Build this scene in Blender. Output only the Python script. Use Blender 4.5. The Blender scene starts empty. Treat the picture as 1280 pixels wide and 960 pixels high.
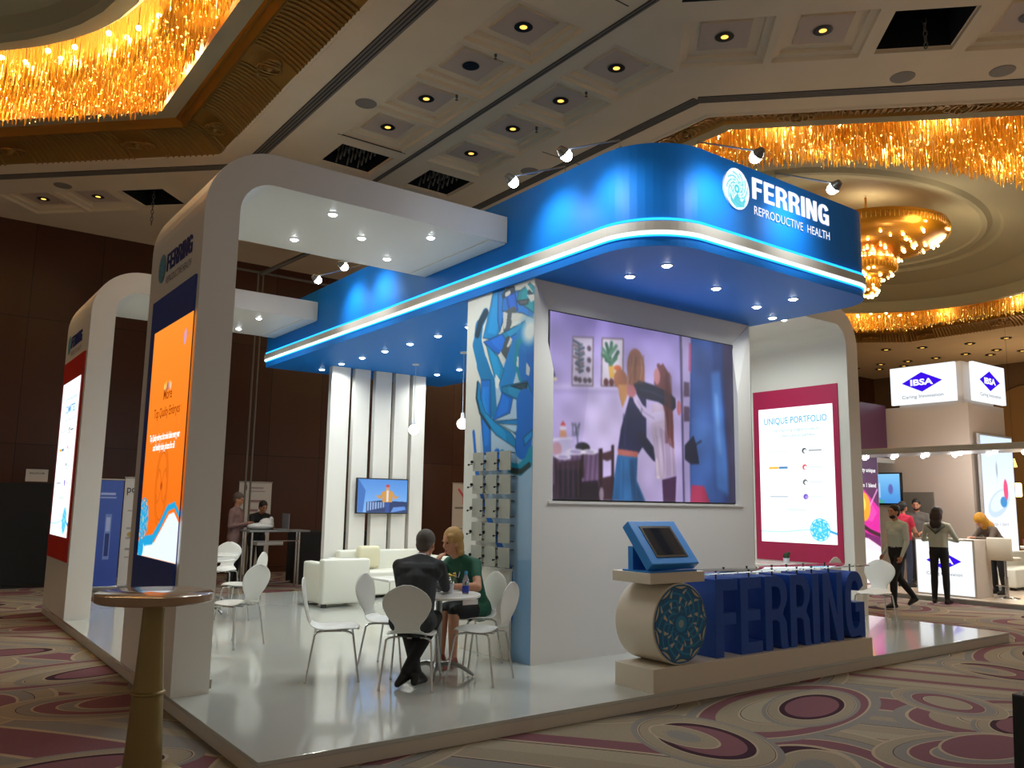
import bpy, bmesh, math, random
import numpy as np
from mathutils import Vector, Matrix, Euler
random.seed(7)
PI = math.pi
SC = bpy.context.scene
COL = SC.collection

# ---------------------------------------------------------------- materials
def lin(c):
    return tuple((v/12.92 if v <= 0.04045 else ((v+0.055)/1.055)**2.4) for v in c[:3])
def rgb(h):
    return tuple(int(h[i:i+2], 16)/255 for i in (0, 2, 4))
MATS = {}
def mat(name, col, rough=0.5, metal=0.0, emit=None, es=0.0, alpha=1.0, trans=0.0, noise=0.0, nscale=30.0, bump=0.0, coat=0.0, spec=0.5):
    if name in MATS: return MATS[name]
    if isinstance(col, str): col = rgb(col)
    m = bpy.data.materials.new(name); m.use_nodes = True
    nt = m.node_tree; b = nt.nodes['Principled BSDF']
    L = lin(col)
    b.inputs['Base Color'].default_value = (*L, 1)
    b.inputs['Roughness'].default_value = rough
    b.inputs['Metallic'].default_value = metal
    b.inputs['Coat Weight'].default_value = coat
    b.inputs['Specular IOR Level'].default_value = spec
    b.inputs['Transmission Weight'].default_value = trans
    b.inputs['Alpha'].default_value = alpha
    if emit is not None:
        if isinstance(emit, str): emit = rgb(emit)
        b.inputs['Emission Color'].default_value = (*lin(emit), 1)
        b.inputs['Emission Strength'].default_value = es
    if noise > 0 or bump > 0:
        tc = nt.nodes.new('ShaderNodeTexCoord'); n = nt.nodes.new('ShaderNodeTexNoise')
        n.inputs['Scale'].default_value = nscale; n.inputs['Detail'].default_value = 5
        nt.links.new(tc.outputs['Object'], n.inputs['Vector'])
        if noise > 0:
            r = nt.nodes.new('ShaderNodeValToRGB')
            r.color_ramp.elements[0].position = .3; r.color_ramp.elements[1].position = .7
            r.color_ramp.elements[0].color = (*[v*(1-noise) for v in L], 1)
            r.color_ramp.elements[1].color = (*[min(1, v*(1+noise)) for v in L], 1)
            nt.links.new(n.outputs['Fac'], r.inputs['Fac']); nt.links.new(r.outputs['Color'], b.inputs['Base Color'])
        if bump > 0:
            bp = nt.nodes.new('ShaderNodeBump'); bp.inputs['Strength'].default_value = bump
            nt.links.new(n.outputs['Fac'], bp.inputs['Height']); nt.links.new(bp.outputs['Normal'], b.inputs['Normal'])
    MATS[name] = m
    return m
def glow(name, col, s):
    if name in MATS: return MATS[name]
    if isinstance(col, str): col = rgb(col)
    m = bpy.data.materials.new(name); m.use_nodes = True
    nt = m.node_tree; nt.nodes.clear()
    e = nt.nodes.new('ShaderNodeEmission'); o = nt.nodes.new('ShaderNodeOutputMaterial')
    e.inputs[0].default_value = (*lin(col), 1); e.inputs[1].default_value = s
    nt.links.new(e.outputs[0], o.inputs[0]); MATS[name] = m
    return m
def vcol(name, emission=0.0, rough=0.5):
    """material reading the mesh's own printed colours"""
    if name in MATS: return MATS[name]
    m = bpy.data.materials.new(name); m.use_nodes = True
    nt = m.node_tree; b = nt.nodes['Principled BSDF']
    a = nt.nodes.new('ShaderNodeVertexColor'); a.layer_name = 'Print'
    b.inputs['Roughness'].default_value = rough
    if emission > 0:
        b.inputs['Base Color'].default_value = (.02, .02, .02, 1)
        nt.links.new(a.outputs['Color'], b.inputs['Emission Color'])
        b.inputs['Emission Strength'].default_value = emission
    else:
        nt.links.new(a.outputs['Color'], b.inputs['Base Color'])
    MATS[name] = m
    return m

# ---------------------------------------------------------------- mesh builder
class MB:
    def __init__(s): s.v = []; s.f = []; s.mi = []; s.sm = []
    def add(s, vs, fs, mi=0, smooth=False):
        o = len(s.v); s.v += [tuple(v) for v in vs]
        for f in fs: s.f.append(tuple(i+o for i in f)); s.mi.append(mi); s.sm.append(smooth)
        return s
    def box(s, x0, x1, y0, y1, z0, z1, mi=0, M=None):
        vs = [Vector((x, y, z)) for x in (x0, x1) for y in (y0, y1) for z in (z0, z1)]
        if M is not None: vs = [M @ v for v in vs]
        return s.add(vs, [(0,1,3,2),(4,6,7,5),(0,4,5,1),(2,3,7,6),(0,2,6,4),(1,5,7,3)], mi)
    def rbox(s, x0, x1, y0, y1, z0, z1, r=.03, mi=0, seg=3):
        bm = bmesh.new(); bmesh.ops.create_cube(bm, size=1)
        for v in bm.verts: v.co = Vector(((x0+x1)/2+v.co.x*(x1-x0), (y0+y1)/2+v.co.y*(y1-y0), (z0+z1)/2+v.co.z*(z1-z0)))
        bmesh.ops.bevel(bm, geom=bm.edges[:], offset=r, segments=seg, affect='EDGES', profile=.5)
        bm.verts.index_update()
        s.add([v.co for v in bm.verts], [tuple(v.index for v in f.verts) for f in bm.faces], mi, True); bm.free()
        return s
    def tube(s, pts, rad, n=10, mi=0, cap=True, smooth=True):
        pts = [Vector(p) for p in pts]
        rads = rad if isinstance(rad, (list, tuple)) else [rad]*len(pts)
        vs = []; fs = []; prev = None
        for i, p in enumerate(pts):
            d = (pts[min(i+1, len(pts)-1)]-pts[max(i-1, 0)])
            d = d.normalized() if d.length > 1e-9 else Vector((0,0,1))
            if prev is None:
                u = d.orthogonal().normalized()
            else:
                u = (prev-d*prev.dot(d)); u = u.normalized() if u.length > 1e-6 else d.orthogonal().normalized()
            prev = u; w = d.cross(u)
            for k in range(n):
                a = 2*PI*k/n; vs.append(p+(u*math.cos(a)+w*math.sin(a))*rads[i])
        for i in range(len(pts)-1):
            for k in range(n):
                a = i*n+k; b = i*n+(k+1) % n
                fs.append((a, b, b+n, a+n))
        if cap: fs += [tuple(range(n-1, -1, -1)), tuple(range((len(pts)-1)*n, len(pts)*n))]
        return s.add(vs, fs, mi, smooth)
    def lathe(s, prof, c=(0,0,0), n=32, mi=0, smooth=True, axis=None, sx=1, sy=1):
        vs = []; fs = []
        for r, z in prof:
            for k in range(n):
                a = 2*PI*k/n; vs.append(Vector((r*math.cos(a)*sx, r*math.sin(a)*sy, z)))
        if axis is not None:
            q = Vector((0,0,1)).rotation_difference(Vector(axis).normalized()); vs = [q @ v for v in vs]
        vs = [v+Vector(c) for v in vs]
        for i in range(len(prof)-1):
            for k in range(n):
                a = i*n+k; b = i*n+(k+1) % n; fs.append((a, b, b+n, a+n))
        if prof[0][0] > 1e-6: fs.append(tuple(range(n-1, -1, -1)))
        if prof[-1][0] > 1e-6: fs.append(tuple(range((len(prof)-1)*n, len(prof)*n)))
        return s.add(vs, fs, mi, smooth)
    def ball(s, c, r, mi=0, n=12, sc=(1,1,1), M=None):
        vs = []; fs = []; m = max(4, n//2)
        for i in range(m+1):
            t = PI*i/m
            for k in range(n):
                a = 2*PI*k/n; v = Vector((math.sin(t)*math.cos(a)*sc[0], math.sin(t)*math.sin(a)*sc[1], math.cos(t)*sc[2]))*r
                if M is not None: v = M @ v
                vs.append(v+Vector(c))
        for i in range(m):
            for k in range(n):
                a = i*n+k; b = i*n+(k+1) % n; fs.append((a, a+n, b+n, b))
        return s.add(vs, fs, mi, True)
    def prism(s, loops, frame, depth, mi=0, side=None):
        """extrude 2D loops (outer first, then holes) along frame[3]; frame = origin, u, v, n"""
        O, U, V, N = [Vector(a) for a in frame]
        bm = bmesh.new(); es = []; allv = []
        for lp in loops:
            vv = [bm.verts.new((p[0], p[1], 0)) for p in lp]; allv.append(vv)
            es += [bm.edges.new((vv[i], vv[(i+1) % len(vv)])) for i in range(len(vv))]
        bmesh.ops.triangle_fill(bm, use_beauty=True, use_dissolve=False, edges=es)
        bm.verts.index_update(); bm.faces.ensure_lookup_table()
        P = [O+U*v.co.x+V*v.co.y for v in bm.verts]
        T = [tuple(v.index for v in f.verts) for f in bm.faces]
        s.add([p+N*depth for p in P], T, mi)
        if depth != 0:
            s.add(P, [t[::-1] for t in T], mi)
            n = len(P); 
            for vv in allv:
                ids = [v.index for v in vv]; k = len(ids)
                s.add([P[i] for i in ids]+[P[i]+N*depth for i in ids], [(a, (a+1) % k, (a+1) % k+k, a+k) for a in range(k)], mi if side is None else side)
        bm.free()
        return s
    def build(s, name, mats, parent=None, fixn=True):
        if not isinstance(mats, (list, tuple)): mats = [mats]
        off = Vector((0,0,0)); p = parent
        while p is not None: off += p.location; p = p.parent
        me = bpy.data.meshes.new(name)
        me.from_pydata([tuple(Vector(v)-off) for v in s.v], [], s.f)
        for m in mats: me.materials.append(m)
        me.polygons.foreach_set('material_index', s.mi)
        me.polygons.foreach_set('use_smooth', s.sm)
        if fixn and len(s.f) < 60000:
            bm = bmesh.new(); bm.from_mesh(me); bmesh.ops.recalc_face_normals(bm, faces=bm.faces[:])
            for e in bm.edges:
                if len(e.link_faces) == 2 and e.calc_face_angle(0) > .75: e.smooth = False
            bm.to_mesh(me); bm.free()
        me.update()
        o = bpy.data.objects.new(name, me); COL.objects.link(o)
        if parent is not None: o.parent = parent
        return o
def tag(o, label=None, cat=None, group=None, kind=None):
    if label: o['label'] = label
    if cat: o['category'] = cat
    if group: o['group'] = group
    if kind: o['kind'] = kind
    return o
def thing(name, label, cat, loc=(0,0,0), group=None):
    o = bpy.data.objects.new(name, None); COL.objects.link(o); o.location = loc; o.empty_display_size = .1
    return tag(o, label, cat, group)
def copy_tree(o, parent=None):
    c = o.copy(); COL.objects.link(c)
    if parent is not None: c.parent = parent
    for ch in list(o.children): copy_tree(ch, c)
    return c
def bevel(o, w=.005, seg=2):
    m = o.modifiers.new('Bevel', 'BEVEL'); m.width = w; m.segments = seg; m.limit_method = 'ANGLE'; m.angle_limit = .6
    return o

# ---------------------------------------------------------------- lettering
def arc(cx, cy, rx, ry, a0, a1, n=14, p=1.0):
    out = []
    for i in range(n+1):
        a = math.radians(a0+(a1-a0)*i/n); c, q = math.cos(a), math.sin(a)
        out.append((cx+rx*math.copysign(abs(c)**p, c), cy+ry*math.copysign(abs(q)**p, q)))
    return out
def glyph(ch):
    s = .155
    if ch == 'F': return .44, [[(0,0),(s,0),(s,.41),(.40,.41),(.40,.56),(s,.56),(s,.85),(.44,.85),(.44,1),(0,1)]]
    if ch == 'E': return .46, [[(0,0),(.46,0),(.46,.15),(s,.15),(s,.43),(.42,.43),(.42,.57),(s,.57),(s,.85),(.45,.85),(.45,1),(0,1)]]
    if ch == 'I': return s, [[(0,0),(s,0),(s,1),(0,1)]]
    if ch == 'N': return .52, [[(0,0),(.15,0),(.15,.66),(.355,0),(.52,0),(.52,1),(.37,1),(.37,.36),(.17,1),(0,1)]]
    if ch == 'R':
        o = [(0,0),(s,0),(s,.40),(.25,.40),(.32,.36),(.345,.05),(.37,0),(.53,0),(.50,.06),(.48,.36),(.40,.475)] + arc(.27,.74,.24,.26,-48,90,10)+[(0,1)]
        h = [(s,.545),(s,.86),(.24,.86)]+arc(.26,.7,.10,.155,80,-80,8)
        return .52, [o, h]
    if ch == 'G':
        o = arc(.27,.5,.27,.5,28,318,26,.8)+[(.40,.02),(.42,0),(.53,0),(.53,.53),(.28,.53),(.28,.39),(.385,.39),(.385,.24)]+arc(.275,.5,.115,.36,-50,-332,22,.8)
        return .54, [o]
def ferring(frame, height, depth, gap=.07, width=None):
    """one MB per letter of the word, in the given frame"""
    O, U, V, N = [Vector(a) for a in frame]
    gl = [glyph(c) for c in 'FERRING']
    tot = sum(g[0] for g in gl)+gap*6
    sx = (width/(tot*height)) if width else 1
    x = 0; out = []
    for w, loops in gl:
        mb = MB(); mb.prism([[((x+p[0])*height*sx, p[1]*height) for p in lp] for lp in loops], (O, U, V, N), depth)
        out.append(mb); x += w+gap
    return out
def textmesh(mb, txt, frame, size, width=None, bold=0.0, depth=0.0, mi=0, align='LEFT'):
    cu = bpy.data.curves.new('txt', 'FONT'); cu.body = txt; cu.size = 1; cu.offset = bold; cu.align_x = 'LEFT'; cu.resolution_u = 3
    ob = bpy.data.objects.new('txt', cu); COL.objects.link(ob)
    bpy.context.view_layer.update()
    dg = bpy.context.evaluated_depsgraph_get(); me = ob.evaluated_get(dg).to_mesh()
    vs = [v.co.copy() for v in me.vertices]; fs = [tuple(p.vertices) for p in me.polygons]
    ob.evaluated_get(dg).to_mesh_clear(); bpy.data.objects.remove(ob); bpy.data.curves.remove(cu)
    if not vs: return mb
    x0 = min(v.x for v in vs); x1 = max(v.x for v in vs)
    sx = size if width is None else width/(x1-x0)
    w = (x1-x0)*sx; o = {'LEFT': 0, 'CENTER': -w/2, 'RIGHT': -w}[align]
    O, U, V, N = [Vector(a) for a in frame]
    P = [O+U*((v.x-x0)*sx+o)+V*(v.y*size) for v in vs]
    if depth > 0:
        mb.add([p+N*depth for p in P], fs, mi)
        # sides
        cnt = {}
        for f in fs:
            for i in range(len(f)):
                e = (f[i], f[(i+1) % len(f)]); cnt.setdefault(tuple(sorted(e)), []).append(e)
        mb.add(P, [f[::-1] for f in fs], mi)
        n = len(P); q = [P[i] for i in range(n)]+[p+N*depth for p in P]
        mb.add(q, [(e[0][0], e[0][1], e[0][1]+n, e[0][0]+n) for e in cnt.values() if len(e) == 1], mi)
    else:
        mb.add(P, fs, mi)
    return mb

# ---------------------------------------------------------------- printed pictures (colour per mesh point)
class Canvas:
    def __init__(s, u0, u1, v0, v1, W, H, bg=(1,1,1)):
        s.b = (u0, u1, v0, v1); s.W = W; s.H = H
        s.U, s.V = np.meshgrid(np.linspace(u0, u1, W), np.linspace(v0, v1, H))
        s.du = (u1-u0)/W; s.c = np.zeros((H, W, 3)); s.c[:] = bg if not isinstance(bg, str) else rgb(bg)
    def _mix(s, m, col):
        if isinstance(col, str): col = rgb(col)
        m = np.clip(m, 0, 1)[..., None]; s.c = s.c*(1-m)+np.array(col)*m
    def poly(s, pts, col, a=1.0):
        pts = [(float(x), float(y)) for x, y in pts]
        acc = np.zeros_like(s.U)
        for ox, oy in ((-.25,-.25),(.25,.25),(-.25,.25),(.25,-.25)):
            U = s.U+ox*s.du; V = s.V+oy*s.du; ins = np.zeros(U.shape, bool)
            for i in range(len(pts)):
                x0, y0 = pts[i]; x1, y1 = pts[i-1]
                if y0 == y1: continue
                ins ^= ((y0 > V) != (y1 > V)) & (U < (x1-x0)*(V-y0)/(y1-y0)+x0)
            acc += ins*.25
        s._mix(acc*a, col); return s
    def rect(s, x0, x1, y0, y1, col, a=1.0): return s.poly([(x0,y0),(x1,y0),(x1,y1),(x0,y1)], col, a)
    def ell(s, cx, cy, rx, ry, col, a=1.0, soft=None, rot=0):
        c, q = math.cos(rot), math.sin(rot)
        X = (s.U-cx)*c+(s.V-cy)*q; Y = -(s.U-cx)*q+(s.V-cy)*c
        d = np.sqrt((X/rx)**2+(Y/ry)**2); w = soft if soft else s.du/min(rx, ry)
        s._mix((1-(d-1)/w*1.0)*.999 if soft is None else (1-d)/w, col) if a == 1 else s._mix(np.clip((1-(d-1)/w) if soft is None else (1-d)/w, 0, 1)*a, col)
        return s
    def line(s, pts, w, col, a=1.0, w1=None):
        n = len(pts)-1
        m = np.zeros_like(s.U)
        for i in range(n):
            x0, y0 = pts[i]; x1, y1 = pts[i+1]
            wa = w if w1 is None else w+(w1-w)*i/n
            dx, dy = x1-x0, y1-y0; L = dx*dx+dy*dy+1e-12
            t = np.clip(((s.U-x0)*dx+(s.V-y0)*dy)/L, 0, 1)
            d = np.hypot(s.U-x0-t*dx, s.V-y0-t*dy)
            m = np.maximum(m, np.clip((wa/2-d)/s.du+.5, 0, 1))
        s._mix(m*a, col); return s
    def vgrad(s, c0, c1, a=1.0):
        t = ((s.V-s.b[2])/(s.b[3]-s.b[2]))[..., None]
        s.c = s.c*(1-a)+a*(np.array(rgb(c0))*(1-t)+np.array(rgb(c1))*t); return s
    def blur(s, k=1, n=1):
        for _ in range(n):
            for ax in (0, 1):
                p = np.pad(s.c, [(k, k) if a == ax else (0, 0) for a in range(3)], 'edge'); N = s.c.shape[ax]
                s.c = sum(np.take(p, range(i, i+N), axis=ax) for i in range(2*k+1))/(2*k+1)
        return s
    def mesh(s, name, frame, m, parent=None, mask=None):
        O, U, V, N = [Vector(a) for a in frame]
        off = Vector((0,0,0)); p = parent
        while p is not None: off += p.location; p = p.parent
        O = O-off
        W, H = s.W, s.H
        P = np.array(O)[None, None, :]+s.U[..., None]*np.array(U)+s.V[..., None]*np.array(V)
        me = bpy.data.meshes.new(name)
        i = np.arange(W*H).reshape(H, W)
        q = np.stack([i[:-1, :-1], i[:-1, 1:], i[1:, 1:], i[1:, :-1]], -1).reshape(-1, 4)
        if mask is not None:
            cu = (s.U[:-1, :-1]+s.U[1:, 1:])/2; cv = (s.V[:-1, :-1]+s.V[1:, 1:])/2
            q = q[mask(cu, cv).reshape(-1)]
        me.from_pydata(P.reshape(-1, 3).tolist(), [], q.tolist())
        c = np.clip(s.c, 0, 1); c = np.where(c <= .04045, c/12.92, ((c+.055)/1.055)**2.4)
        at = me.color_attributes.new('Print', 'FLOAT_COLOR', 'POINT')
        buf = np.concatenate([c.reshape(-1, 3), np.ones((W*H, 1))], 1).astype(np.float32).reshape(-1)
        at.data.foreach_set('color', buf)
        me.materials.append(m); me.update()
        o = bpy.data.objects.new(name, me); COL.objects.link(o)
        if parent is not None: o.parent = parent
        return o
def swirl(cv, cx, cy, r, kx=1.0, dark='1478b0', mid='2aa9dd', light='f2f2ea', thin=1.0):
    """the round emblem of curling leaves"""
    def T(a, q): return (cx+kx*q*r*math.cos(a), cy+q*r*math.sin(a))
    cv.ell(cx, cy, r*kx, r, dark)
    for k in range(10):
        a = 2*PI*k/10; q = thin
        cv.poly([T(a+t*.60, .97-.15*q*math.sin(PI*t)) for t in np.linspace(0, 1, 8)]+[T(a+t*.60, .97-.02*math.sin(PI*t)) for t in np.linspace(1, 0, 8)], light)
        cv.line([T(a+t*.60, .99-.17*q*math.sin(PI*t)) for t in np.linspace(0, 1, 8)], r*.025, '163a58' if q < 1 else dark)
        cv.poly([T(a+.03, .93), T(a+.24, .80), T(a+.18, .74)], light)
        cv.line([T(a+t*.9, .62+.3*t) for t in np.linspace(0, 1, 6)], r*.05, mid)
        b = a+.2
        cv.poly([T(b+.02, .66), T(b+.18, .69), T(b+.26, .50)], light)
        cv.poly([T(b+.33, .60), T(b+.44, .57), T(b+.36, .40)], light if k % 2 else mid)
        cv.line([T(b+t*1.0, .30+.3*t) for t in np.linspace(0, 1, 6)], r*.045, mid)
        cv.poly([T(b+.12, .46), T(b+.32, .45), T(b+.42, .28)], light if k % 2 == 0 else mid)
    cv.ell(cx, cy, r*.2*kx, r*.2, mid); cv.ell(cx, cy, r*.09*kx, r*.09, light, .7)
    return cv

# ================================================================ camera, light of the hall
F_PX, YAW, PIT, ROL = 1037.72, .934816, .143893, .0163533
fw = Vector((math.cos(PIT)*math.cos(YAW), math.cos(PIT)*math.sin(YAW), math.sin(PIT)))
rt = fw.cross(Vector((0,0,1))).normalized(); up = rt.cross(fw)
cr, sr = math.cos(ROL), math.sin(ROL)
r2 = rt*cr+up*sr; u2 = up*cr-rt*sr
cam = bpy.data.cameras.new('camera'); cam.sensor_width = 36; cam.lens = F_PX*36/1280; cam.clip_end = 200
co = bpy.data.objects.new('camera', cam); COL.objects.link(co)
M = Matrix((r2, u2, -fw)).transposed().to_4x4(); M.translation = Vector((-1.9168, -5.0918, 1.55)); co.matrix_world = M
SC.camera = co
SC.view_settings.view_transform = 'Standard'; SC.view_settings.look = 'None'; SC.view_settings.exposure = .35; SC.view_settings.gamma = 1
SC.view_settings.use_curve_mapping = False
SC.cycles.use_denoising = True
SC.cycles.max_bounces = 7; SC.cycles.diffuse_bounces = 4; SC.cycles.glossy_bounces = 4; SC.cycles.transmission_bounces = 5; SC.cycles.transparent_max_bounces = 8
SC.cycles.sample_clamp_indirect = 4; SC.cycles.sample_clamp_direct = 0
W = bpy.data.worlds.new('hall_dimness'); SC.world = W; W.use_nodes = True
W.node_tree.nodes['Background'].inputs[0].default_value = (1, .85, .69, 1)
W.node_tree.nodes['Background'].inputs[1].default_value = .21

def lamp(kind, loc, power, col=(1,1,1), size=.05, target=None, cone=None, blend=.5, name='lamp_light'):
    l = bpy.data.lights.new(name, kind); l.energy = power; l.color = col
    if kind in ('POINT', 'SPOT'): l.shadow_soft_size = size
    if kind == 'SPOT': l.spot_size = math.radians(cone or 90); l.spot_blend = blend
    if kind == 'AREA': l.size = size
    o = bpy.data.objects.new(name, l); COL.objects.link(o); o.location = loc
    d = (Vector(target)-Vector(loc)) if target is not None else Vector((0,0,-1))
    o.rotation_euler = d.to_track_quat('-Z', 'Y').to_euler()
    return o

# ---------------------------------------------------------------- carpet
def carpet_mat():
    m = bpy.data.materials.new('swirl_carpet'); m.use_nodes = True; nt = m.node_tree; N = nt.nodes.new; Lk = nt.links.new
    b = nt.nodes['Principled BSDF']; b.inputs['Roughness'].default_value = .95; b.inputs['Specular IOR Level'].default_value = .1
    tc = N('ShaderNodeTexCoord')
    def cc(h): return (*lin(rgb(h)), 1)
    BE, GR, MA, DK, CR, LT = '968a76', '85807a', '7c545b', '3e2632', 'ad9c84', 'a09580'
    wv = N('ShaderNodeTexWave'); wv.wave_type = 'BANDS'; wv.bands_direction = 'DIAGONAL'
    wv.inputs['Scale'].default_value = .16; wv.inputs['Distortion'].default_value = 5.5; wv.inputs['Detail'].default_value = 1.0; wv.inputs['Detail Scale'].default_value = .55
    Lk(tc.outputs['Object'], wv.inputs['Vector'])
    rp = N('ShaderNodeValToRGB'); cr_ = rp.color_ramp; cr_.interpolation = 'CONSTANT'
    stops = [(0,MA),(.05,CR),(.07,GR),(.22,BE),(.34,GR),(.50,DK),(.508,CR),(.53,BE),(.70,LT),(.84,DK),(.848,CR),(.87,MA),(.95,BE)]
    cr_.elements[0].color = cc(stops[0][1]); cr_.elements[1].position = stops[1][0]; cr_.elements[1].color = cc(stops[1][1])
    for p, c in stops[2:]:
        e = cr_.elements.new(p); e.color = cc(c)
    Lk(wv.outputs['Fac'], rp.inputs['Fac'])
    cur = rp.outputs['Color']
    T = 4.7
    rings = [
      [(0,BE),(.40,CR),(.425,DK),(.435,MA),(.62,CR),(.635,GR),(.80,CR),(.815,DK),(.822,BE),(.975,CR)],
      [(0,MA),(.55,DK),(.66,CR),(.69,BE),(.88,DK),(.888,CR),(.91,GR)],
      [(0,LT),(.46,DK),(.468,CR),(.49,BE),(.70,MA),(.86,CR),(.89,GR)],
      [(0,GR),(.45,CR),(.475,MA),(.66,CR),(.68,GR),(.80,DK),(.808,BE),(.965,CR)],
      [(0,GR),(.5,CR),(.52,DK),(.53,BE),(.93,CR)],
      [(0,BE),(.93,CR),(.965,DK)],
      [(0,MA),(.93,CR)],
      [(0,MA),(.35,DK),(.92,CR)]]
    rnd = random.Random(11)
    blobs = {0: [(1.25,1.05,1.22,.72,.45,3),(1.02,1.12,.80,.44,.6,6),(1.15,1.0,.58,.30,.75,5),(3.35,1.2,1.10,.78,-.6,0),(3.5,1.05,.42,.26,-.3,6),(1.35,3.45,1.1,.70,-.35,2),(1.15,3.3,.62,.36,.1,1),(1.28,3.22,.34,.18,.2,5),(3.5,3.5,1.12,.74,.75,3),(3.3,3.65,.66,.40,.4,7),(3.42,3.58,.50,.27,.5,4)],
             1: [(2.35,2.35,1.35,.62,.2,2),(2.6,2.28,.80,.36,.35,1),(1.0,2.1,.72,.48,1.2,1),(.95,2.25,.34,.2,1.4,4),(2.4,.8,.85,.5,-.3,3),(2.6,.86,.46,.26,0,6),(3.8,3.9,.68,.48,.6,2),(3.7,3.95,.34,.22,.9,7),(3.75,1.7,.6,.4,1.0,0),(1.9,3.85,.75,.36,-.1,1)]}
    for lay in (0, 1):
        ad = N('ShaderNodeVectorMath'); ad.operation = 'ADD'; ad.inputs[1].default_value = (500*T+lay*T/2+.35, 500*T+lay*T/2+.6, 0)
        md = N('ShaderNodeVectorMath'); md.operation = 'MODULO'; md.inputs[1].default_value = (T, T, 1e6)
        Lk(tc.outputs['Object'], ad.inputs[0]); Lk(ad.outputs[0], md.inputs[0])
        for (x, y, a, c, r, k) in blobs[lay]:
            mp = N('ShaderNodeMapping'); mp.vector_type = 'TEXTURE'
            mp.inputs['Location'].default_value = (x, y, 0); mp.inputs['Rotation'].default_value = (0, 0, r); mp.inputs['Scale'].default_value = (a, c, 1e5)
            ln = N('ShaderNodeVectorMath'); ln.operation = 'LENGTH'
            Lk(md.outputs[0], mp.inputs['Vector']); Lk(mp.outputs[0], ln.inputs[0])
            q = N('ShaderNodeValToRGB'); q.color_ramp.interpolation = 'CONSTANT'
            st = rings[k]
            q.color_ramp.elements[0].color = cc(st[0][1]); q.color_ramp.elements[1].position = st[1][0]; q.color_ramp.elements[1].color = cc(st[1][1])
            for p_, c_ in st[2:]:
                e = q.color_ramp.elements.new(p_); e.color = cc(c_)
            lt = N('ShaderNodeMath'); lt.operation = 'LESS_THAN'; lt.inputs[1].default_value = 1.0
            mx = N('ShaderNodeMix'); mx.data_type = 'RGBA'
            Lk(ln.outputs['Value'], q.inputs['Fac']); Lk(ln.outputs['Value'], lt.inputs[0])
            Lk(lt.outputs[0], mx.inputs['Factor']); Lk(cur, mx.inputs['A']); Lk(q.outputs['Color'], mx.inputs['B'])
            cur = mx.outputs['Result']
    ns = N('ShaderNodeTexNoise'); ns.inputs['Scale'].default_value = 60
    Lk(tc.outputs['Object'], ns.inputs['Vector'])
    mx = N('ShaderNodeMix'); mx.data_type = 'RGBA'; mx.blend_type = 'MULTIPLY'; mx.inputs['Factor'].default_value = .35
    Lk(cur, mx.inputs['A']); Lk(ns.outputs['Color'], mx.inputs['B'])
    Lk(mx.outputs['Result'], b.inputs['Base Color'])
    return m
fl = MB().box(-11, 33, -11, 15, -.32, -.12).build('floor', carpet_mat()); tag(fl, kind='structure')

# ---------------------------------------------------------------- walls
def wood_wall_mat():
    m = mat('dark_wood_panelling', '3a2018', rough=.32, spec=.3); nt = m.node_tree; b = nt.nodes['Principled BSDF']
    tc = nt.nodes.new('ShaderNodeTexCoord'); mp = nt.nodes.new('ShaderNodeMapping'); mp.inputs['Rotation'].default_value = (PI/2, 0, 0)
    br = nt.nodes.new('ShaderNodeTexBrick'); br.offset = 0; br.inputs['Scale'].default_value = 1; br.inputs['Brick Width'].default_value = 1.3; br.inputs['Row Height'].default_value = 2.6
    br.inputs['Mortar Size'].default_value = .006; br.inputs['Mortar'].default_value = (.004,.002,.002,1)
    br.inputs['Color1'].default_value = (*lin(rgb('472618')), 1); br.inputs['Color2'].default_value = (*lin(rgb('50301f')), 1)
    nt.links.new(tc.outputs['Object'], mp.inputs['Vector']); nt.links.new(mp.outputs[0], br.inputs['Vector']); nt.links.new(br.outputs['Color'], b.inputs['Base Color'])
    return m
CZ = 7.2
WD = wood_wall_mat()
tag(MB().box(-11, 33, 14.3, 14.6, -.12, CZ+2.3).build('wall_back', WD), kind='structure')
wr = MB().box(32, 32.3, -11, 14.3, -.12, CZ+2.3).build('wall_right', mat('brown_wall', '6b5236', rough=.7)); tag(wr, kind='structure')
# arched bays of the far right wall
def arch_bay(y0, y1, zt, m):
    c = (y0+y1)/2; r = (y1-y0)/2
    lp = [(y0, -.1), (y1, -.1)]+[(c+r*math.cos(a), zt-r*.75+r*.75*math.sin(a)) for a in np.linspace(0, PI, 15)]
    return MB().prism([lp], ((31.9,0,0),(0,1,0),(0,0,1),(-1,0,0)), .02).build('trim_1', m)
for i, (y0, y1, m) in enumerate([(7.0,9.4,mat('arch_tan','8a6a3e',.6)),(3.2,6.0,mat('arch_tan','8a6a3e',.6)),(10.4,13.2,mat('arch_olive','6e6448',.6))]):
    o = arch_bay(y0, y1, 6.3, m); o.name = 'trim_%d' % (i+1); tag(o, kind='structure')
tag(MB().box(31.6, 32, 9.5, 10.3, -.12, CZ).box(31.6, 32, 6.1, 6.9, -.12, CZ).build('trim_4', mat('dark_pier', '2a1a12', .5)), kind='structure')

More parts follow.
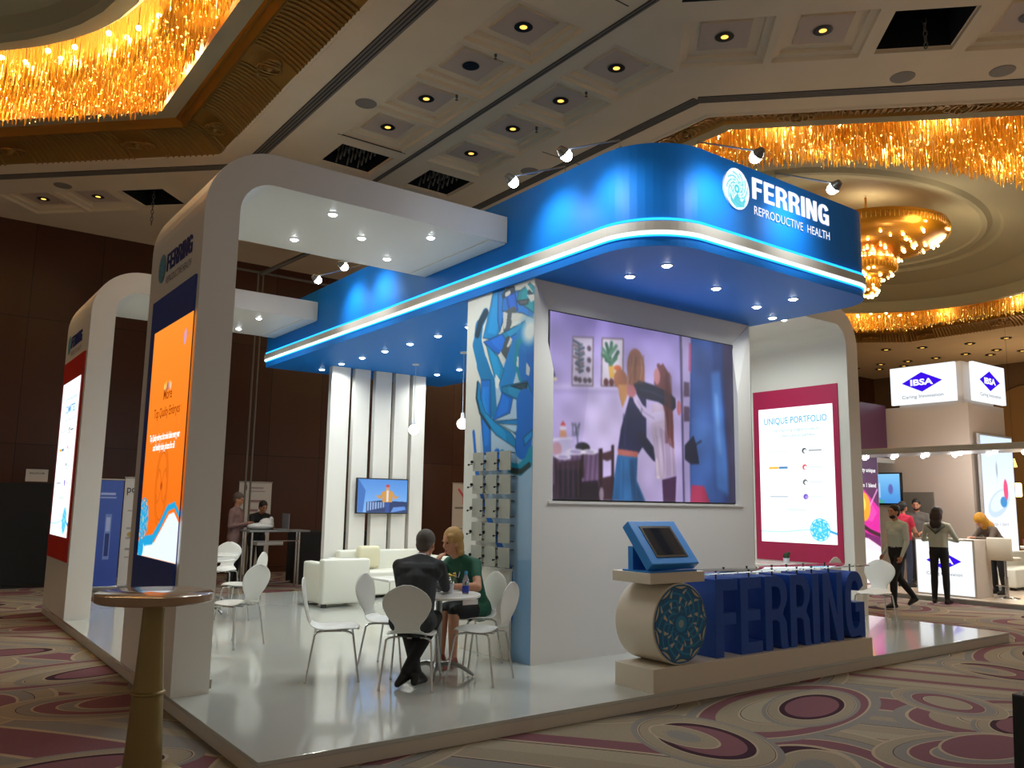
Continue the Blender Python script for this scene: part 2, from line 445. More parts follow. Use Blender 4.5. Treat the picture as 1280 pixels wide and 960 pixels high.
# ---------------------------------------------------------------- ceiling with coffers, slots and the two big octagons
CEIL = mat('ceiling_paint', 'ead2ae', rough=.85, noise=.03, nscale=1.5)
def octo(x0, x1, y0, y1, c, d=0.0):
    k = d*(math.sqrt(2)-1)*0+d
    x0 += d; x1 -= d; y0 += d; y1 -= d; c = c-d*(2-math.sqrt(2))
    return [(x0+c, y0), (x1-c, y0), (x1, y0+c), (x1, y1-c), (x1-c, y1), (x0+c, y1), (x0, y1-c), (x0, y0+c)]
RO = (7.05, 25.2, -1.9, 13.4, 4.3)
LO = (-16.2, 1.95, -2.7, 12.6, 4.3)
panels = []   # cx, cy, rot, kind
for i, y in enumerate((-2.25, -1.08, .08, 1.24, 2.4, 3.55, 4.70, 5.86)):
    if y > 2 : panels.append((3.70, y, 0, 'dead' if abs(y-3.55) < .01 else 'light'))
    if y > 2 : panels.append((5.25, y, 0, 'light'))
panels += [(3.78, 7.12, 0, 'hoist'), (5.42, 7.15, 0, 'hoist')]
q = .82
for i, k in enumerate(['light', 'light', 'chain', 'light', 'light']):
    panels.append((5.78+i*q, 1.04-i*q, PI/4, k))
for i, k in enumerate(['light', 'light', 'chain']):
    panels.append((-.09+i*q, 12.85-i*q, PI/4, k))
def sq(cx, cy, h, rot):
    c, s = math.cos(rot), math.sin(rot)
    return [(cx+h*(a*c-b*s), cy+h*(a*s+b*c)) for a, b in ((-1,-1),(1,-1),(1,1),(-1,1))]
HO = .53
mb = MB()
holes = [octo(*RO), [(x, y) for x, y in octo(*LO)]]
holes[1] = [(max(x, -10.8), y) for x, y in holes[1]]
hb = []
for p in holes[1]:
    if not hb or (abs(p[0]-hb[-1][0])+abs(p[1]-hb[-1][1])) > 1e-6: hb.append(p)
holes[1] = hb
hol = [sq(cx, cy, HO if k in ('light', 'dead') else .46, r) for cx, cy, r, k in panels]
mb.prism([[(-11, -9), (32, -9), (32, 14.3), (-11, 14.3)]]+holes+hol, ((0,0,CZ),(1,0,0),(0,1,0),(0,0,1)), 0)
# stepped recesses
def ring(mb, A, za, B, zb, mi=0):
    n = len(A); mb.add([(p[0], p[1], za) for p in A]+[(p[0], p[1], zb) for p in B], [(i, (i+1) % n, (i+1) % n+n, i+n) for i in range(n)], mi)
for cx, cy, r, k in panels:
    if k in ('light', 'dead'):
        A = sq(cx, cy, HO, r); B = sq(cx, cy, HO-.012, r); C = sq(cx, cy, .44, r); D = sq(cx, cy, .43, r); E_ = sq(cx, cy, .31, r)
        ring(mb, A, CZ, B, CZ+.05); ring(mb, B, CZ+.05, C, CZ+.065); ring(mb, C, CZ+.065, D, CZ+.11); ring(mb, D, CZ+.11, E_, CZ+.125); ring(mb, E_, CZ+.125, sq(cx,cy,.30,r), CZ+.10)
        mb.add([(p[0], p[1], CZ+.10) for p in sq(cx, cy, .30, r)], [(0,1,2,3)], 1)
    else:
        A = sq(cx, cy, .46, r)
        ring(mb, A, CZ, A, CZ+.05); ring(mb, A, CZ+.05, sq(cx, cy, .44, r), CZ+.05); ring(mb, sq(cx, cy, .44, r), CZ+.05, sq(cx, cy, .44, r), CZ+1.2, 2)
        mb.add([(p[0], p[1], CZ+1.2) for p in sq(cx, cy, .44, r)], [(0,1,2,3)], 2)
tag(mb.build('ceiling', [CEIL, mat('ceiling_panel_pink', 'cdb49e', .85), mat('ceiling_void', '080706', .9)], fixn=False), kind='structure')
# slot diffusers beside the octagons and the double joint between the rows
SLOT = mat('slot_dark', '3b342c', .7); SLB = mat('slot_blade', '7d7264', .6)
def slot(name, pts, w, n, dark, blade):
    mb = MB()
    for a, b in zip(pts[:-1], pts[1:]):
        a = Vector((*a, CZ)); b = Vector((*b, CZ)); d = (b-a).normalized(); s = Vector((-d.y, d.x, 0)); L = (b-a).length
        def bx(o, hw, z0, z1, mi):
            P = [a+s*(o+e)+d*t+Vector((0,0,z)) for t in (0, L) for e in (-hw, hw) for z in (z0, z1)]
            mb.add(P, [(0,1,3,2),(4,6,7,5),(0,4,5,1),(2,3,7,6),(0,2,6,4),(1,5,7,3)], mi)
        bx(0, w/2, -.006, .002, 0)
        for i in range(n): bx(-w/2+w*(i+.5)/n, w/n*.25, -.016, -.004, 1)
    o = mb.build(name, [dark, blade]); tag(o, kind='structure'); return o
slot('trim_5', [(2.42, -2), (2.42, 8.5), (-1.9, 12.8)], .2, 4, SLOT, SLB)
slot('trim_6', [(6.62, 9), (6.62, 2.2), (10.9, -2.1), (20, -2.1)], .18, 4, SLOT, SLB)
slot('trim_7', [(4.45, .8), (4.45, 9.5)], .09, 2, SLOT, SLB)
tag(MB().prism([[(4.72,.78),(5.75,-.2),(5.55,-.42),(4.52,.56)]], ((0,0,CZ-.004),(1,0,0),(0,1,0),(0,0,1)), .006).build('trim_11', mat('ceiling_void', '080706', .9)), kind='structure')
# thin access joints
tag(MB().box(3.1,4.3,6.36,6.375,CZ-.004,CZ+.01).box(6.0,7.0,4.9,4.915,CZ-.004,CZ+.01).box(2.6,4.3,1.2,1.215,CZ-.004,CZ+.01).build('trim_8', SLOT), kind='structure')

# cove, gilded moulding and shallow dome of each octagon
GOLD = mat('gilded_cove', '9c7436', rough=.42, metal=.4, bump=.8, nscale=30)
GOLD2 = mat('gold_moulding', 'a8772c', rough=.35, metal=.5)
DOME = mat('dome_paint', 'a39a7c', rough=.8)
COPPER = mat('gold_backing', 'b87a20', rough=.5, metal=.2)
def inset_clip(O, d, xmin):
    pts = [(max(x, xmin), y) for x, y in octo(*O, d)]; return pts
def coffer(idx, O, cx, cy, a, b, xmin):
    mb = MB()
    prof = [(0, CZ, 0), (.04, CZ+.02, 0)]
    sections = [(0,CZ),(.03,CZ-.03),(.07,CZ-.02)]
    cove = [(.07+.6*t, CZ-.02+.22*math.sin(t*PI/2)) for t in np.linspace(0, 1, 9)]
    mould = [(.68,CZ+.19),(.72,CZ+.16),(.76,CZ+.2),(.80,CZ+.24),(.84,CZ+.22),(.87,CZ+.25)]
    flat = [(1.1, CZ+.25), (1.12, CZ+.95)]
    allp = [(d, z, 0) for d, z in sections]+[(d, z, 1) for d, z in cove]+[(d, z, 2) for d, z in mould]+[(d, z, 3 if z < CZ+.5 else 4) for d, z in flat]
    for (d0, z0, m0), (d1, z1, m1) in zip(allp[:-1], allp[1:]):
        ring(mb, inset_clip(O, d0, xmin), z0, inset_clip(O, d1, xmin), z1, m1)
    # ribs of the cove: little flutes running across it
    pts = [Vector((*p, 0)) for p in inset_clip(O, .07, xmin)]; pin = [Vector((*p, 0)) for p in inset_clip(O, .66, xmin)]
    for i in range(len(pts)):
        A0, A1 = pts[i], pts[(i+1) % 8]; B0, B1 = pin[i], pin[(i+1) % 8]
        L = (A1-A0).length; n = int(L/.10)
        if A0.x < xmin+.1 and A1.x < xmin+.1: continue
        for k in range(1, n):
            t = k/n; P = A0.lerp(A1, t); Q = B0.lerp(B1, t)
            if k % 24 in (10, 11, 12, 13, 14): continue   # room for the cartouche
            prev = None
            path = [P.lerp(Q, u)+Vector((0,0,CZ-.035+.22*math.sin(u*PI/2))) for u in np.linspace(0, 1, 6)]
            mb.tube(path, .014, n=5, mi=1, cap=False)
        for k in range(12, n, 24):
            t = k/n; P = A0.lerp(A1, t); Q = B0.lerp(B1, t); d = (A1-A0).normalized()
            c0 = P.lerp(Q, .5)+Vector((0,0,CZ+.10))
            for s_ in (-1, 1):
                for j in range(3):
                    mb.tube([c0+d*s_*(.03+.09*j)+d*s_*.07*math.cos(a_)*(1-.15*j)+(Q-P).normalized()*.16*math.sin(a_)*(1-.25*j)-Vector((0,0,.04)) for a_ in np.linspace(-2, 2.4, 9)], .016, n=5, mi=1, cap=False)
            mb.ball(c0-Vector((0,0,.03)), .055, 1, 8)
    # gold ceiling over the crystals, elliptical lip and dome
    n = 64
    el = lambda s, z: [(cx+a*s*math.cos(2*PI*k/n), cy+b*s*math.sin(2*PI*k/n), z) for k in range(n)]
    oc = inset_clip(O, 1.12, xmin)
    bm = MB(); bm.prism([oc, [(p[0], p[1]) for p in el(1, 0)]], ((0,0,CZ+.95),(1,0,0),(0,1,0),(0,0,1)), 0)
    mb.add(bm.v, bm.f, 4)
    rs = [(1, CZ+.95), (.995, CZ+.55), (.985, CZ+.48), (.955, CZ+.47), (.945, CZ+.55), (.93, CZ+.75), (.80, CZ+1.05), (.64, CZ+1.12), (.63, CZ+1.2), (.60, CZ+1.22), (.58, CZ+1.15), (.56, CZ+1.15), (.555, CZ+1.2), (.4, CZ+1.5), (.2, CZ+1.72), (.02, CZ+1.8)]
    for (s0, z0), (s1, z1) in zip(rs[:-1], rs[1:]):
        vs = el(s0, z0)+el(s1, z1)
        mb.add(vs, [(i, (i+1) % n, (i+1) % n+n, i+n) for i in range(n)], 3, True)
    o = mb.build('trim_%d' % idx, [CEIL, GOLD, GOLD2, DOME, COPPER], fixn=False); tag(o, kind='structure')
coffer(9, RO, 16.1, 6.0, 7.5, 5.1, -99)
coffer(10, LO, -7.1, 5.0, 7.2, 5.05, -10.8)

# ---------------------------------------------------------------- crystal ring chandeliers
def crystal_mat():
    m = bpy.data.materials.new('amber_crystal'); m.use_nodes = True; nt = m.node_tree
    b = nt.nodes['Principled BSDF']; b.inputs['Base Color'].default_value = (*lin(rgb('ffe27a')), 1)
    b.inputs['Roughness'].default_value = .12; b.inputs['Metallic'].default_value = .55
    tr = nt.nodes.new('ShaderNodeBsdfTranslucent'); tr.inputs[0].default_value = (*lin(rgb('ffd868')), 1)
    mx = nt.nodes.new('ShaderNodeMixShader'); mx.inputs[0].default_value = .45
    out = nt.nodes['Material Output']
    nt.links.new(b.outputs[0], mx.inputs[1]); nt.links.new(tr.outputs[0], mx.inputs[2]); nt.links.new(mx.outputs[0], out.inputs[0])
    return m
CRY = crystal_mat()
BULB = glow('bulb_glow', 'ffd890', 30)
SPK = glow('glint_glow', 'ffd470', 4)  # emission for glints on the crystals, no lamps of their own
def in_oct(x, y, O, d):
    x0, x1, y0, y1, c = O; x0 += d; x1 -= d; y0 += d; y1 -= d; c -= d*(2-math.sqrt(2))
    if not (x0 < x < x1 and y0 < y < y1): return False
    return min(x-x0, x1-x)+min(y-y0, y1-y) > c
CAMP = Vector((-1.9168, -5.0918, 1.55))
def in_view(x, y, z, m=.12):
    v = Vector((x, y, z))-CAMP; d = v.dot(fw)
    if d < .5: return False
    return abs(v.dot(r2)/d) < 640/F_PX+m and abs(v.dot(u2)/d) < 480/F_PX+m
def ring_chandelier(name, label, O, cx, cy, a, b, step, nparts, seed):
    rn = random.Random(seed)
    root = thing(name, label, 'chandelier', (cx, cy, CZ+.9))
    st = MB(); pos = []
    x = O[0]
    while x < O[1]:
        y = O[2]
        while y < O[3]:
            px, py = x+rn.uniform(-.12, .12)*step, y+rn.uniform(-.12, .12)*step
            e = ((px-cx)/a)**2+((py-cy)/b)**2
            if in_oct(px, py, O, 1.18) and e > 1.04 and in_view(px, py, CZ+.5): pos.append((px, py))
            y += step
        x += step
    for px, py in pos:
        w = .011+rn.random()*.004; z0 = CZ+.06+rn.random()*.10+(.12 if rn.random() < .3 else 0); z1 = z0+.24+rn.random()*.12
        an = rn.random()*PI
        vs = []
        lv = ((CZ+.94, .0022), (z1, .0022), (z1-.03, w), ((z0+z1)/2+.02, w*.8), ((z0+z1)/2, w*.35), ((z0+z1)/2-.02, w*.9), (z0+.05, w), (z0, w*.2))
        for z, ww in lv:
            for k in range(3):
                t = an+2*PI*k/3; vs.append((px+ww*math.cos(t), py+ww*math.sin(t), z))
        fs = []
        for i in range(len(lv)-1):
            for k in range(3): fs.append((i*3+k, i*3+(k+1) % 3, (i+1)*3+(k+1) % 3, (i+1)*3+k))
        st.add(vs, fs, 0)
    o = st.build('crystal_strands', CRY, root, fixn=False); tag(o, kind='stuff')
    rn.shuffle(pos)
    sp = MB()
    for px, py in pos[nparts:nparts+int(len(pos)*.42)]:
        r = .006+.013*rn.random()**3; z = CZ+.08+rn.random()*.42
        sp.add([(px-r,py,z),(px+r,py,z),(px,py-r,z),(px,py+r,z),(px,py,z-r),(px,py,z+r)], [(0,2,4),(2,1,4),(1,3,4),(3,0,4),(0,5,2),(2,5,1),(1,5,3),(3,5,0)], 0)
    tag(sp.build('glowing_glints', SPK, root, fixn=False), kind='stuff')  # emissive points imitate the bulbs glinting in the crystals
    me = None
    for i, (px, py) in enumerate(pos[:nparts]):
        z = CZ+.60+rn.uniform(-.12, .06)
        if me is None:
            mb = MB().ball((0,0,0), .036, 0, 8).tube([(0,0,.03), (0,0,.3)], .006, 4, 1)
            bo = mb.build('bulb', [BULB, mat('wire_black', '1a120a', .6)], None); me = bo.data; bo.parent = root
        else:
            bo = bpy.data.objects.new('bulb', me); COL.objects.link(bo); bo.parent = root
        bo.location = Vector((px, py, z))-root.location
    return pos
pR = ring_chandelier('crystal_ring_chandelier', 'amber crystal ring chandelier round the ceiling dome above the right-hand stand', RO, 16.1, 6.0, 7.5, 5.1, .075, 95, 3)
pL = ring_chandelier('crystal_ring_chandelier', 'amber crystal ring chandelier in the gilded octagon at the upper left corner', LO, -7.1, 5.0, 7.2, 5.05, .055, 95, 4)
def ringlamps(pos, n, p):
    rn = random.Random(5)
    # evenly thinned positions
    pick = []
    cand = pos[:]; rn.shuffle(cand)
    while cand and len(pick) < n:
        best = max(cand[:400], key=lambda c: min([math.hypot(c[0]-a[0], c[1]-a[1]) for a in pick] or [9]))
        pick.append(best); cand.remove(best)
    for x, y in pick: lamp('POINT', (x, y, CZ+.46), p, (1, .86, .52), .12, name='chandelier_light')
ringlamps(pR, 34, 34)
ringlamps(pL, 26, 17)
# centre chandelier of the right dome: three tiers of bowls
ct = thing('tiered_chandelier', 'tiered gold crystal chandelier hanging in the middle of the right dome', 'chandelier', (16.0, 5.15, CZ+1.6))
def bowl(R, zt, zb, n=48):
    p = [(R*math.cos(t)**.8 if t < PI/2 else .0, zt+(zb-zt)*math.sin(t)) for t in np.linspace(0, PI/2-.02, 9)]
    return p
AMB = mat('amber_glass_beads', 'd08a20', rough=.25, metal=.5, bump=.6, nscale=40)
rn = random.Random(9)
for R, zt, zb in ((1.75, 7.95, 7.45), (.62, 7.2, 6.88), (.24, 6.86, 6.5)):
    tier = MB().lathe(bowl(R, zt, zb), (16.0, 5.15, 0), 40).lathe([(R, zt), (R*.99, zt+.1), (R*.6, zt+.16), (.02, zt+.2)], (16.0, 5.15, 0), 40).build('crystal_bowl', AMB, ct)
    bm_ = MB(); nb = int(46*R+16)
    for i in range(nb):
        t = rn.random()*2*PI; rr = R*math.sqrt(rn.random())*.99
        zz = zt-(zt-zb)*math.sin(math.acos(min(1, (rr/R)**1.25)))-.03
        bm_.ball((16.0+rr*math.cos(t), 5.15+rr*math.sin(t), zz), .02+.018*rn.random(), 0, 6)
    tag(bm_.build('glowing_glints', glow('bead_sparkle_glow', 'ffdc90', 14), tier, fixn=False), kind='stuff')  # glowing beads imitate sparkle over the bowl
    fr = MB()
    for i in range(int(60*R)+10):
        t = 2*PI*i/(int(60*R)+10); x, y = 16+R*math.cos(t), 5.15+R*math.sin(t)
        fr.tube([(x, y, zt+.02), (x, y, zt-.12)], [.012, .006], 4, 0)
    tag(fr.build('crystal_fringe', CRY, tier, fixn=False), kind='stuff')
MB().tube([(16,5.15,8.9),(16,5.15,6.9)], .03, 8).build('stem', GOLD2, ct)
for k in range(5): lamp('POINT', (16+1.9*math.cos(k*PI*2/5+.6), 5.15+1.9*math.sin(k*PI*2/5+.6), 7.5), 24, (1,.84,.58), .3, name='chandelier_light')
lamp('POINT', (16, 5.15, 8.35), 30, (1,.84,.58), .3, name='chandelier_light')
n_ = 72; cvl = MB()
A_ = [(16.1+7.5*.62*math.cos(2*PI*k/n_), 6.0+5.1*.62*math.sin(2*PI*k/n_), CZ+1.235) for k in range(n_)]; B_ = [(16.1+7.5*.595*math.cos(2*PI*k/n_), 6.0+5.1*.595*math.sin(2*PI*k/n_), CZ+1.24) for k in range(n_)]
cvl.add(A_+B_, [(i, (i+1) % n_, (i+1) % n_+n_, i+n_) for i in range(n_)])
cl_ = cvl.build('cove_light', glow('cove_glow', 'ffe0c8', 2.2), None); tag(cl_, 'thin ring of cove light round the right ceiling dome', 'cove light')

# ---------------------------------------------------------------- recessed ceiling lights, hoists, chains, speakers
dl_proto = None
def ceiling_light(x, y, lit, label, grp, z=CZ+.10, s=1.0):
    root = thing('ceiling_light', label, 'ceiling light', (x, y, z), grp); root.scale = (s, s, s)
    r = MB().lathe([(.05, .0), (.105, -.004), (.115, -.012), (.085, -.022), (.05, -.012)], (0,0,0), 20).build('trim_ring', mat('light_ring_black', '14100c', .5), None); r.parent = root
    b = MB().lathe([(.001, -.018), (.035, -.016), (.052, -.010)], (0,0,0), 16).build('lamp_lens', glow('downlight_warm', 'ffc458', 1.5) if lit else mat('dead_lens', '0c0a08', .4), None); b.parent = root
    return root
desc = {(3.70,2.4): 'nearest lit downlight of the left ceiling row', (3.70,3.55): 'dark unlit downlight in the left ceiling row', (3.70,4.70): 'lit downlight just beyond the dark one in the left row', (3.70,5.86): 'farthest lit downlight of the left row beside the open hoist hatch',
        (5.25,2.4): 'nearest lit downlight of the right ceiling row', (5.25,3.55): 'second lit downlight of the right ceiling row from the front', (5.25,4.70): 'third lit downlight of the right ceiling row from the front', (5.25,5.86): 'farthest lit downlight of the right row beside the open hoist hatch'}
dn = 0
for cx, cy, r, k in panels:
    if k in ('light', 'dead'):
        lb = desc.get((cx, round(cy, 2)))
        if lb is None:
            if cx < 2: lb = 'lit ceiling downlight at far left, %s' % ('nearest the picture edge' if cx < .3 else 'next to the dark hatch with the chain')
            else:
                dn += 1
                lb = ['lit ceiling downlight in the slanting row above the blue canopy, left one', 'lit ceiling downlight in the slanting row, left of the dark hatch', 'ceiling downlight in the slanting row, right of the dark hatch', 'ceiling downlight at the outer end of the slanting row'][dn-1]
        ceiling_light(cx, cy, k == 'light', lb, 'recessed ceiling downlights')
        if k == 'light' and dn < 3: lamp('SPOT', (cx, cy, CZ+.06), 60 if cx < 2 else 24, (1,.78,.5), .05, cone=75, blend=.6, name='downlight_light')
STEEL = mat('dull_steel', '6f6a62', .45, .6)
for cx, cy, lb in ((3.78,7.12,'folding scissor hoist in the left open ceiling hatch'),(5.42,7.15,'folding scissor hoist in the right open ceiling hatch')):
    root = thing('scissor_hoist', lb, 'hoist', (cx, cy, CZ+.35))
    for dx in (-.18, .02, .22):
        mb = MB()
        for i in range(5):
            y0 = cy-.4+i*.16
            mb.tube([(cx+dx, y0, CZ+.05), (cx+dx, y0+.16, CZ+.36)], .014, 5).tube([(cx+dx, y0+.16, CZ+.05), (cx+dx, y0, CZ+.36)], .014, 5)
        mb.build('scissor_lattice', STEEL, root)
    MB().box(cx-.36, cx+.36, cy-.43, cy-.37, CZ+.3, CZ+.42).box(cx-.36, cx+.36, cy+.37, cy+.43, CZ+.3, CZ+.42).build('frame', mat('black_steel', '1c1a18', .5, .4), root)
for cx, cy, r, k in panels:
    if k == 'chain':
        lb = 'hanging chain below the dark hatch at far left' if cx < 4 else 'hanging chain below the dark hatch at upper right'
        root = thing('hoist_chain', lb, 'chain', (cx, cy, CZ+.1))
        mb = MB()
        n = 9 if cx < 4 else 5
        for i in range(n):
            z = CZ+.12-i*.075
            mb.tube([(cx+(.022*math.cos(t) if i % 2 else 0), cy+(0 if i % 2 else .022*math.cos(t)), z+.045*math.sin(t)) for t in np.linspace(0, 2*PI, 11)], .008, 5, cap=False)
        mb.build('chain_links', STEEL, root); MB().tube([(cx,cy,CZ+.1),(cx,cy,CZ+1.2)], .02, 6).build('hanger', mat('black_steel', '1c1a18', .5, .4), root)
for x, y, lb in ((8.24,.12,'round ceiling speaker grille near the dark hatch at upper right'),(9.09,-.75,'round ceiling speaker grille at the right picture edge'),(.06,11.55,'round ceiling speaker grille at far left'),(6.32,5.66,'round ceiling speaker grille left of the blue canopy corner'),(3.0,5.2,'round ceiling speaker grille beside the striped slot at left')):
    tag(MB().lathe([(.001,-.012),(.12,-.012),(.15,-.008),(.155,.0)], (x,y,CZ), 24).build('ceiling_speaker', mat('speaker_grille', '8d8071', .7)), lb, 'speaker', 'round ceiling speakers')
# sprinklers
for x, y in ((3.7,2.98),(3.9,4.2),(5.25,3.0),(5.4,4.3)):
    tag(MB().lathe([(.018,.02),(.018,-.03),(.006,-.035),(.006,-.06),(.022,-.062),(.022,-.066),(.001,-.066)], (x,y,CZ), 10).build('sprinkler', STEEL), 'small metal sprinkler head between the ceiling downlights', 'sprinkler', 'ceiling sprinklers')
far = [(28.76,13.19),(28.6,12.04),(29.62,12.68),(25.9,10.3),(28.68,11.0),(29.6,11.65),(26.45,9.29),(28.78,9.98),(28.75,8.9),(26.93,7.91),(29.55,8.4),(28.76,7.85),(26.84,6.72),(30.5,9.96),(29.56,7.34)]
for i, (x, y) in enumerate(far):
    ceiling_light(x, y, True, 'small lit downlight in the far ceiling above the lit box signs', 'downlights in the far ceiling', CZ-.004, 1.5)

# ================================================================ the blue and white stand
WHITE = mat('white_laminate', 'e4e2da', rough=.38)
GLOSSW = mat('gloss_white_floor', 'bfc2bb', rough=.13, coat=.4)
BLUE = mat('blue_paint', '147ad8', rough=.5, spec=.2)
CREAM = mat('warm_white_paint', 'd9cfbd', rough=.5)
NAVY = mat('navy_letter_print', '1c2f7a', .5)
def pxray(px, py): return (r2*((px-640)/F_PX)+u2*(-(py-480)/F_PX)+fw)
def onp(px, py, ax, val):
    """where a spot of the printed artwork lies on its own flat panel"""
    d = pxray(px, py); t = (val-CAMP[ax])/d[ax]; return CAMP+d*t
LEDW = glow('led_white', 'f4fbff', 1.6); LEDC = glow('led_cyan', '28b8ff', 1.5); LENS = glow('spot_lens', 'f6fbff', 22)

pl = thing('stage_platform', 'wide glossy white raised platform the blue stand is built on', 'platform', (5, 4.5, -.12))
bevel(MB().box(0, 9.97, 0, 8.95, -.03, 0).build('floor_panel', GLOSSW, pl), .004)
MB().box(.01, 9.96, .01, 8.94, -.12, -.03).build('edge_skirt', mat('skirt_white', 'cfc8bc', .5), pl)
ph = thing('plinth', 'low beige step on the platform edge carrying the drum and the blue letters', 'plinth', (5, .24, 0))
bevel(MB().box(3.37, 6.72, .0, .47, 0, .195).build('step', CREAM, ph), .006)
MB().box(3.37, 6.72, -.003, .47, .0, .004).build('base_line', mat('skirt_white', 'cfc8bc', .5), ph)

# canopy
def footprint(off=0.0):
    x0, x1, y0, y1 = 3.2-off, 6.82+off, -.21-off, 9.2+off
    rl, rr = .65+off, .45+off
    return arc(x0+rl, y0+rl, rl, rl, 180, 270, 14)+arc(x1-rr, y0+rr, rr, rr, 270, 360, 12)+[(x1, y1), (x0, y1)]
cn = thing('canopy', 'large blue canopy with rounded corners and glowing light bands over the stand', 'canopy', (5, 4.5, 3.88))
MB().prism([footprint()], ((0,0,3.88),(1,0,0),(0,1,0),(0,0,1)), .98).build('fascia', BLUE, cn)
def band(name, off, z0, z1, m):
    A = footprint(off)[:-1]; A = [(3.2-off, 9.2)]+A; B = footprint(off-.03)[:-1]; B = [(3.2-off+.03, 9.2)]+B
    n = len(A); mb = MB()
    for P, Q, a, b in ((A, A, z0, z1), (B, B, z1, z0), (A, B, z1, z1), (B, A, z0, z0)):
        mb.add([(p[0], p[1], a) for p in P]+[(p[0], p[1], b) for p in Q], [(i, i+1, i+1+n, i+n) for i in range(n-1)], 0)
    o = mb.build(name, m, cn); return o
band('grey_belt', .035, 4.02, 4.105, mat('belt_grey', 'c9c2b6', .5))
tag(band('upper_light_strip', .018, 4.122, 4.14, LEDC), 'thin emissive band imitating the cyan glow below the white strip')
tag(band('lower_light_strip', .028, 3.985, 4.015, LEDW), 'bright white light strip')
tag(band('under_glow_strip', .012, 3.97, 3.985, LEDC), 'thin emissive band imitating the cyan glow below the white strip')  # cyan glow under the white strip, made as an emissive band
def dl(root, x, y, z, p=26, r=.044, lampon=True, col=(.95,1.0,.97)):
    a = MB().lathe([(r*1.35, 0), (r*1.4, -.006), (r*1.1, -.008), (r*1.05, 0)], (x,y,z), 16).build('downlight', mat('downlight_rim', 'e8e8e8', .4), root)
    MB().lathe([(.001, -.024), (r*.7, -.018), (r, -.006), (r*1.02, -.001)], (x,y,z), 16).build('lens', LENS, a)
    if lampon: lamp('SPOT', (x, y, z-.03), p*1.55, col, .04, cone=160, blend=.7, name='stand_spot')
cds = [(3.94,.84),(3.94,.33),(4.98,.84),(4.98,.33),(5.99,.84),(5.99,.34)]
cds = [(3.94,.84),(3.94,.33),(4.98,.59),(5.99,.83),(5.99,.34),(6.6,1.06)]
for x, y in cds: dl(cn, x, y, 3.88, 8 if x > 6.3 else 26)
for i, y in enumerate((3.2, 3.98, 4.76, 5.55, 6.34, 7.12, 7.9, 8.71)): dl(cn, 4.05, y, 3.88, 30)
for i, y in enumerate((3.9, 5.0, 7.06, 7.81)): dl(cn, 5.9, y, 3.88, 30)
# emblem and name on the front fascia
yf = -.212
cv = Canvas(4.13, 4.50, 4.37, 4.79, 70, 80, 'ffffff'); swirl(cv, 4.315, 4.58, .20, .9, 'd8f4fb', '35c0d0', 'ffffff')
cv.poly([(4.2,4.52),(4.26,4.46),(4.32,4.54),(4.38,4.45),(4.44,4.53),(4.42,4.42),(4.3,4.39),(4.22,4.44)], '2fb6c8', .8)
em = cv.mesh('emblem', ((0, yf-.022, 0), (1,0,0), (0,0,1), (0,-1,0)), vcol('print_lit', 1.0), cn, mask=lambda u, v: ((u-4.315)/.185)**2+((v-4.58)/.205)**2 < 1)
MB().lathe([(.19,0),(.19,.02),(.01,.021)], (4.315, yf, 4.58), 32, axis=(0,-1,0)).build('emblem_disc', mat('acrylic_white', 'f0f4f6', .4), cn)
SIGNW = glow('sign_white', 'ffffff', .85)
lt = MB()
for g in ferring(((4.575, yf, 4.555), (1,0,0), (0,0,1), (0,-1,0)), .215, .010, gap=.10, width=1.29): lt.add(g.v, g.f)
lt.build('name_lettering', SIGNW, cn)
for w_, x_, l_ in (('REPRODUCTIVE', 4.585, .80), ('HEALTH', 5.46, .40)):
    lt = MB(); textmesh(lt, w_, ((x_, yf-.012, 4.392), (1,0,0), (0,0,1), (0,-1,0)), .125, l_, .004); lt.build('tagline_lettering', SIGNW, cn)

# arm spotlights over the canopy edge
ARMST = mat('arm_steel', '9a9a98', .35, .8)
def armlight(base, head, aim, label):
    root = thing('arm_spotlight', label, 'spotlight', base, 'arm spotlights on the canopy edge')
    b = Vector(base); h = Vector(head)
    MB().tube([b, b+Vector((0,0,.09)), h+Vector((0,0,.06)), h+Vector((0,0,.02))], .009, 8).box(b.x-.03, b.x+.03, b.y-.03, b.y+.03, b.z, b.z+.015).build('arm', ARMST, root)
    d = (Vector(aim)-h).normalized()
    MB().lathe([(.015,-.10),(.03,-.095),(.05,-.05),(.052,-.03),(.045,-.03)], h, 18, axis=d).build('lamp_head', ARMST, root)
    MB().lathe([(.001,0),(.05,-.004),(.054,-.012)], h, 16, axis=d).ball(h+d*.005, .050, 0, 16).build('lamp', glow('arm_lens', 'fbffff', 40), root)
    lamp('SPOT', h+d*.1, 24, (.9,.97,1), .05, target=aim, cone=105, blend=1.0, name='fascia_spot')
for i, (y, lb) in enumerate([(.27, 'arm spotlight nearest the rounded canopy corner on the left side'), (1.06, 'second arm spotlight from the rounded corner on the left side'), (2.3, 'arm spotlight hidden behind the near white beam'), (3.4,'arm spotlight above the near white beam end'), (4.8, 'arm spotlight in the gap between the two white beams'), (5.65, 'farther arm spotlight in the gap, over the far beam end')]):
    if i in (2, 3): continue
    armlight((3.25, y, 4.86), (2.6, y, 4.60+.02), (3.2, y, 4.25), lb)
for x, lb in ((3.85, 'arm spotlight above the round emblem on the canopy front'), (5.02, 'arm spotlight at the right end of the canopy front')):
    armlight((x, -.16, 4.86), (x, -.8, 4.58), (x+.1, -.21, 4.3), lb)

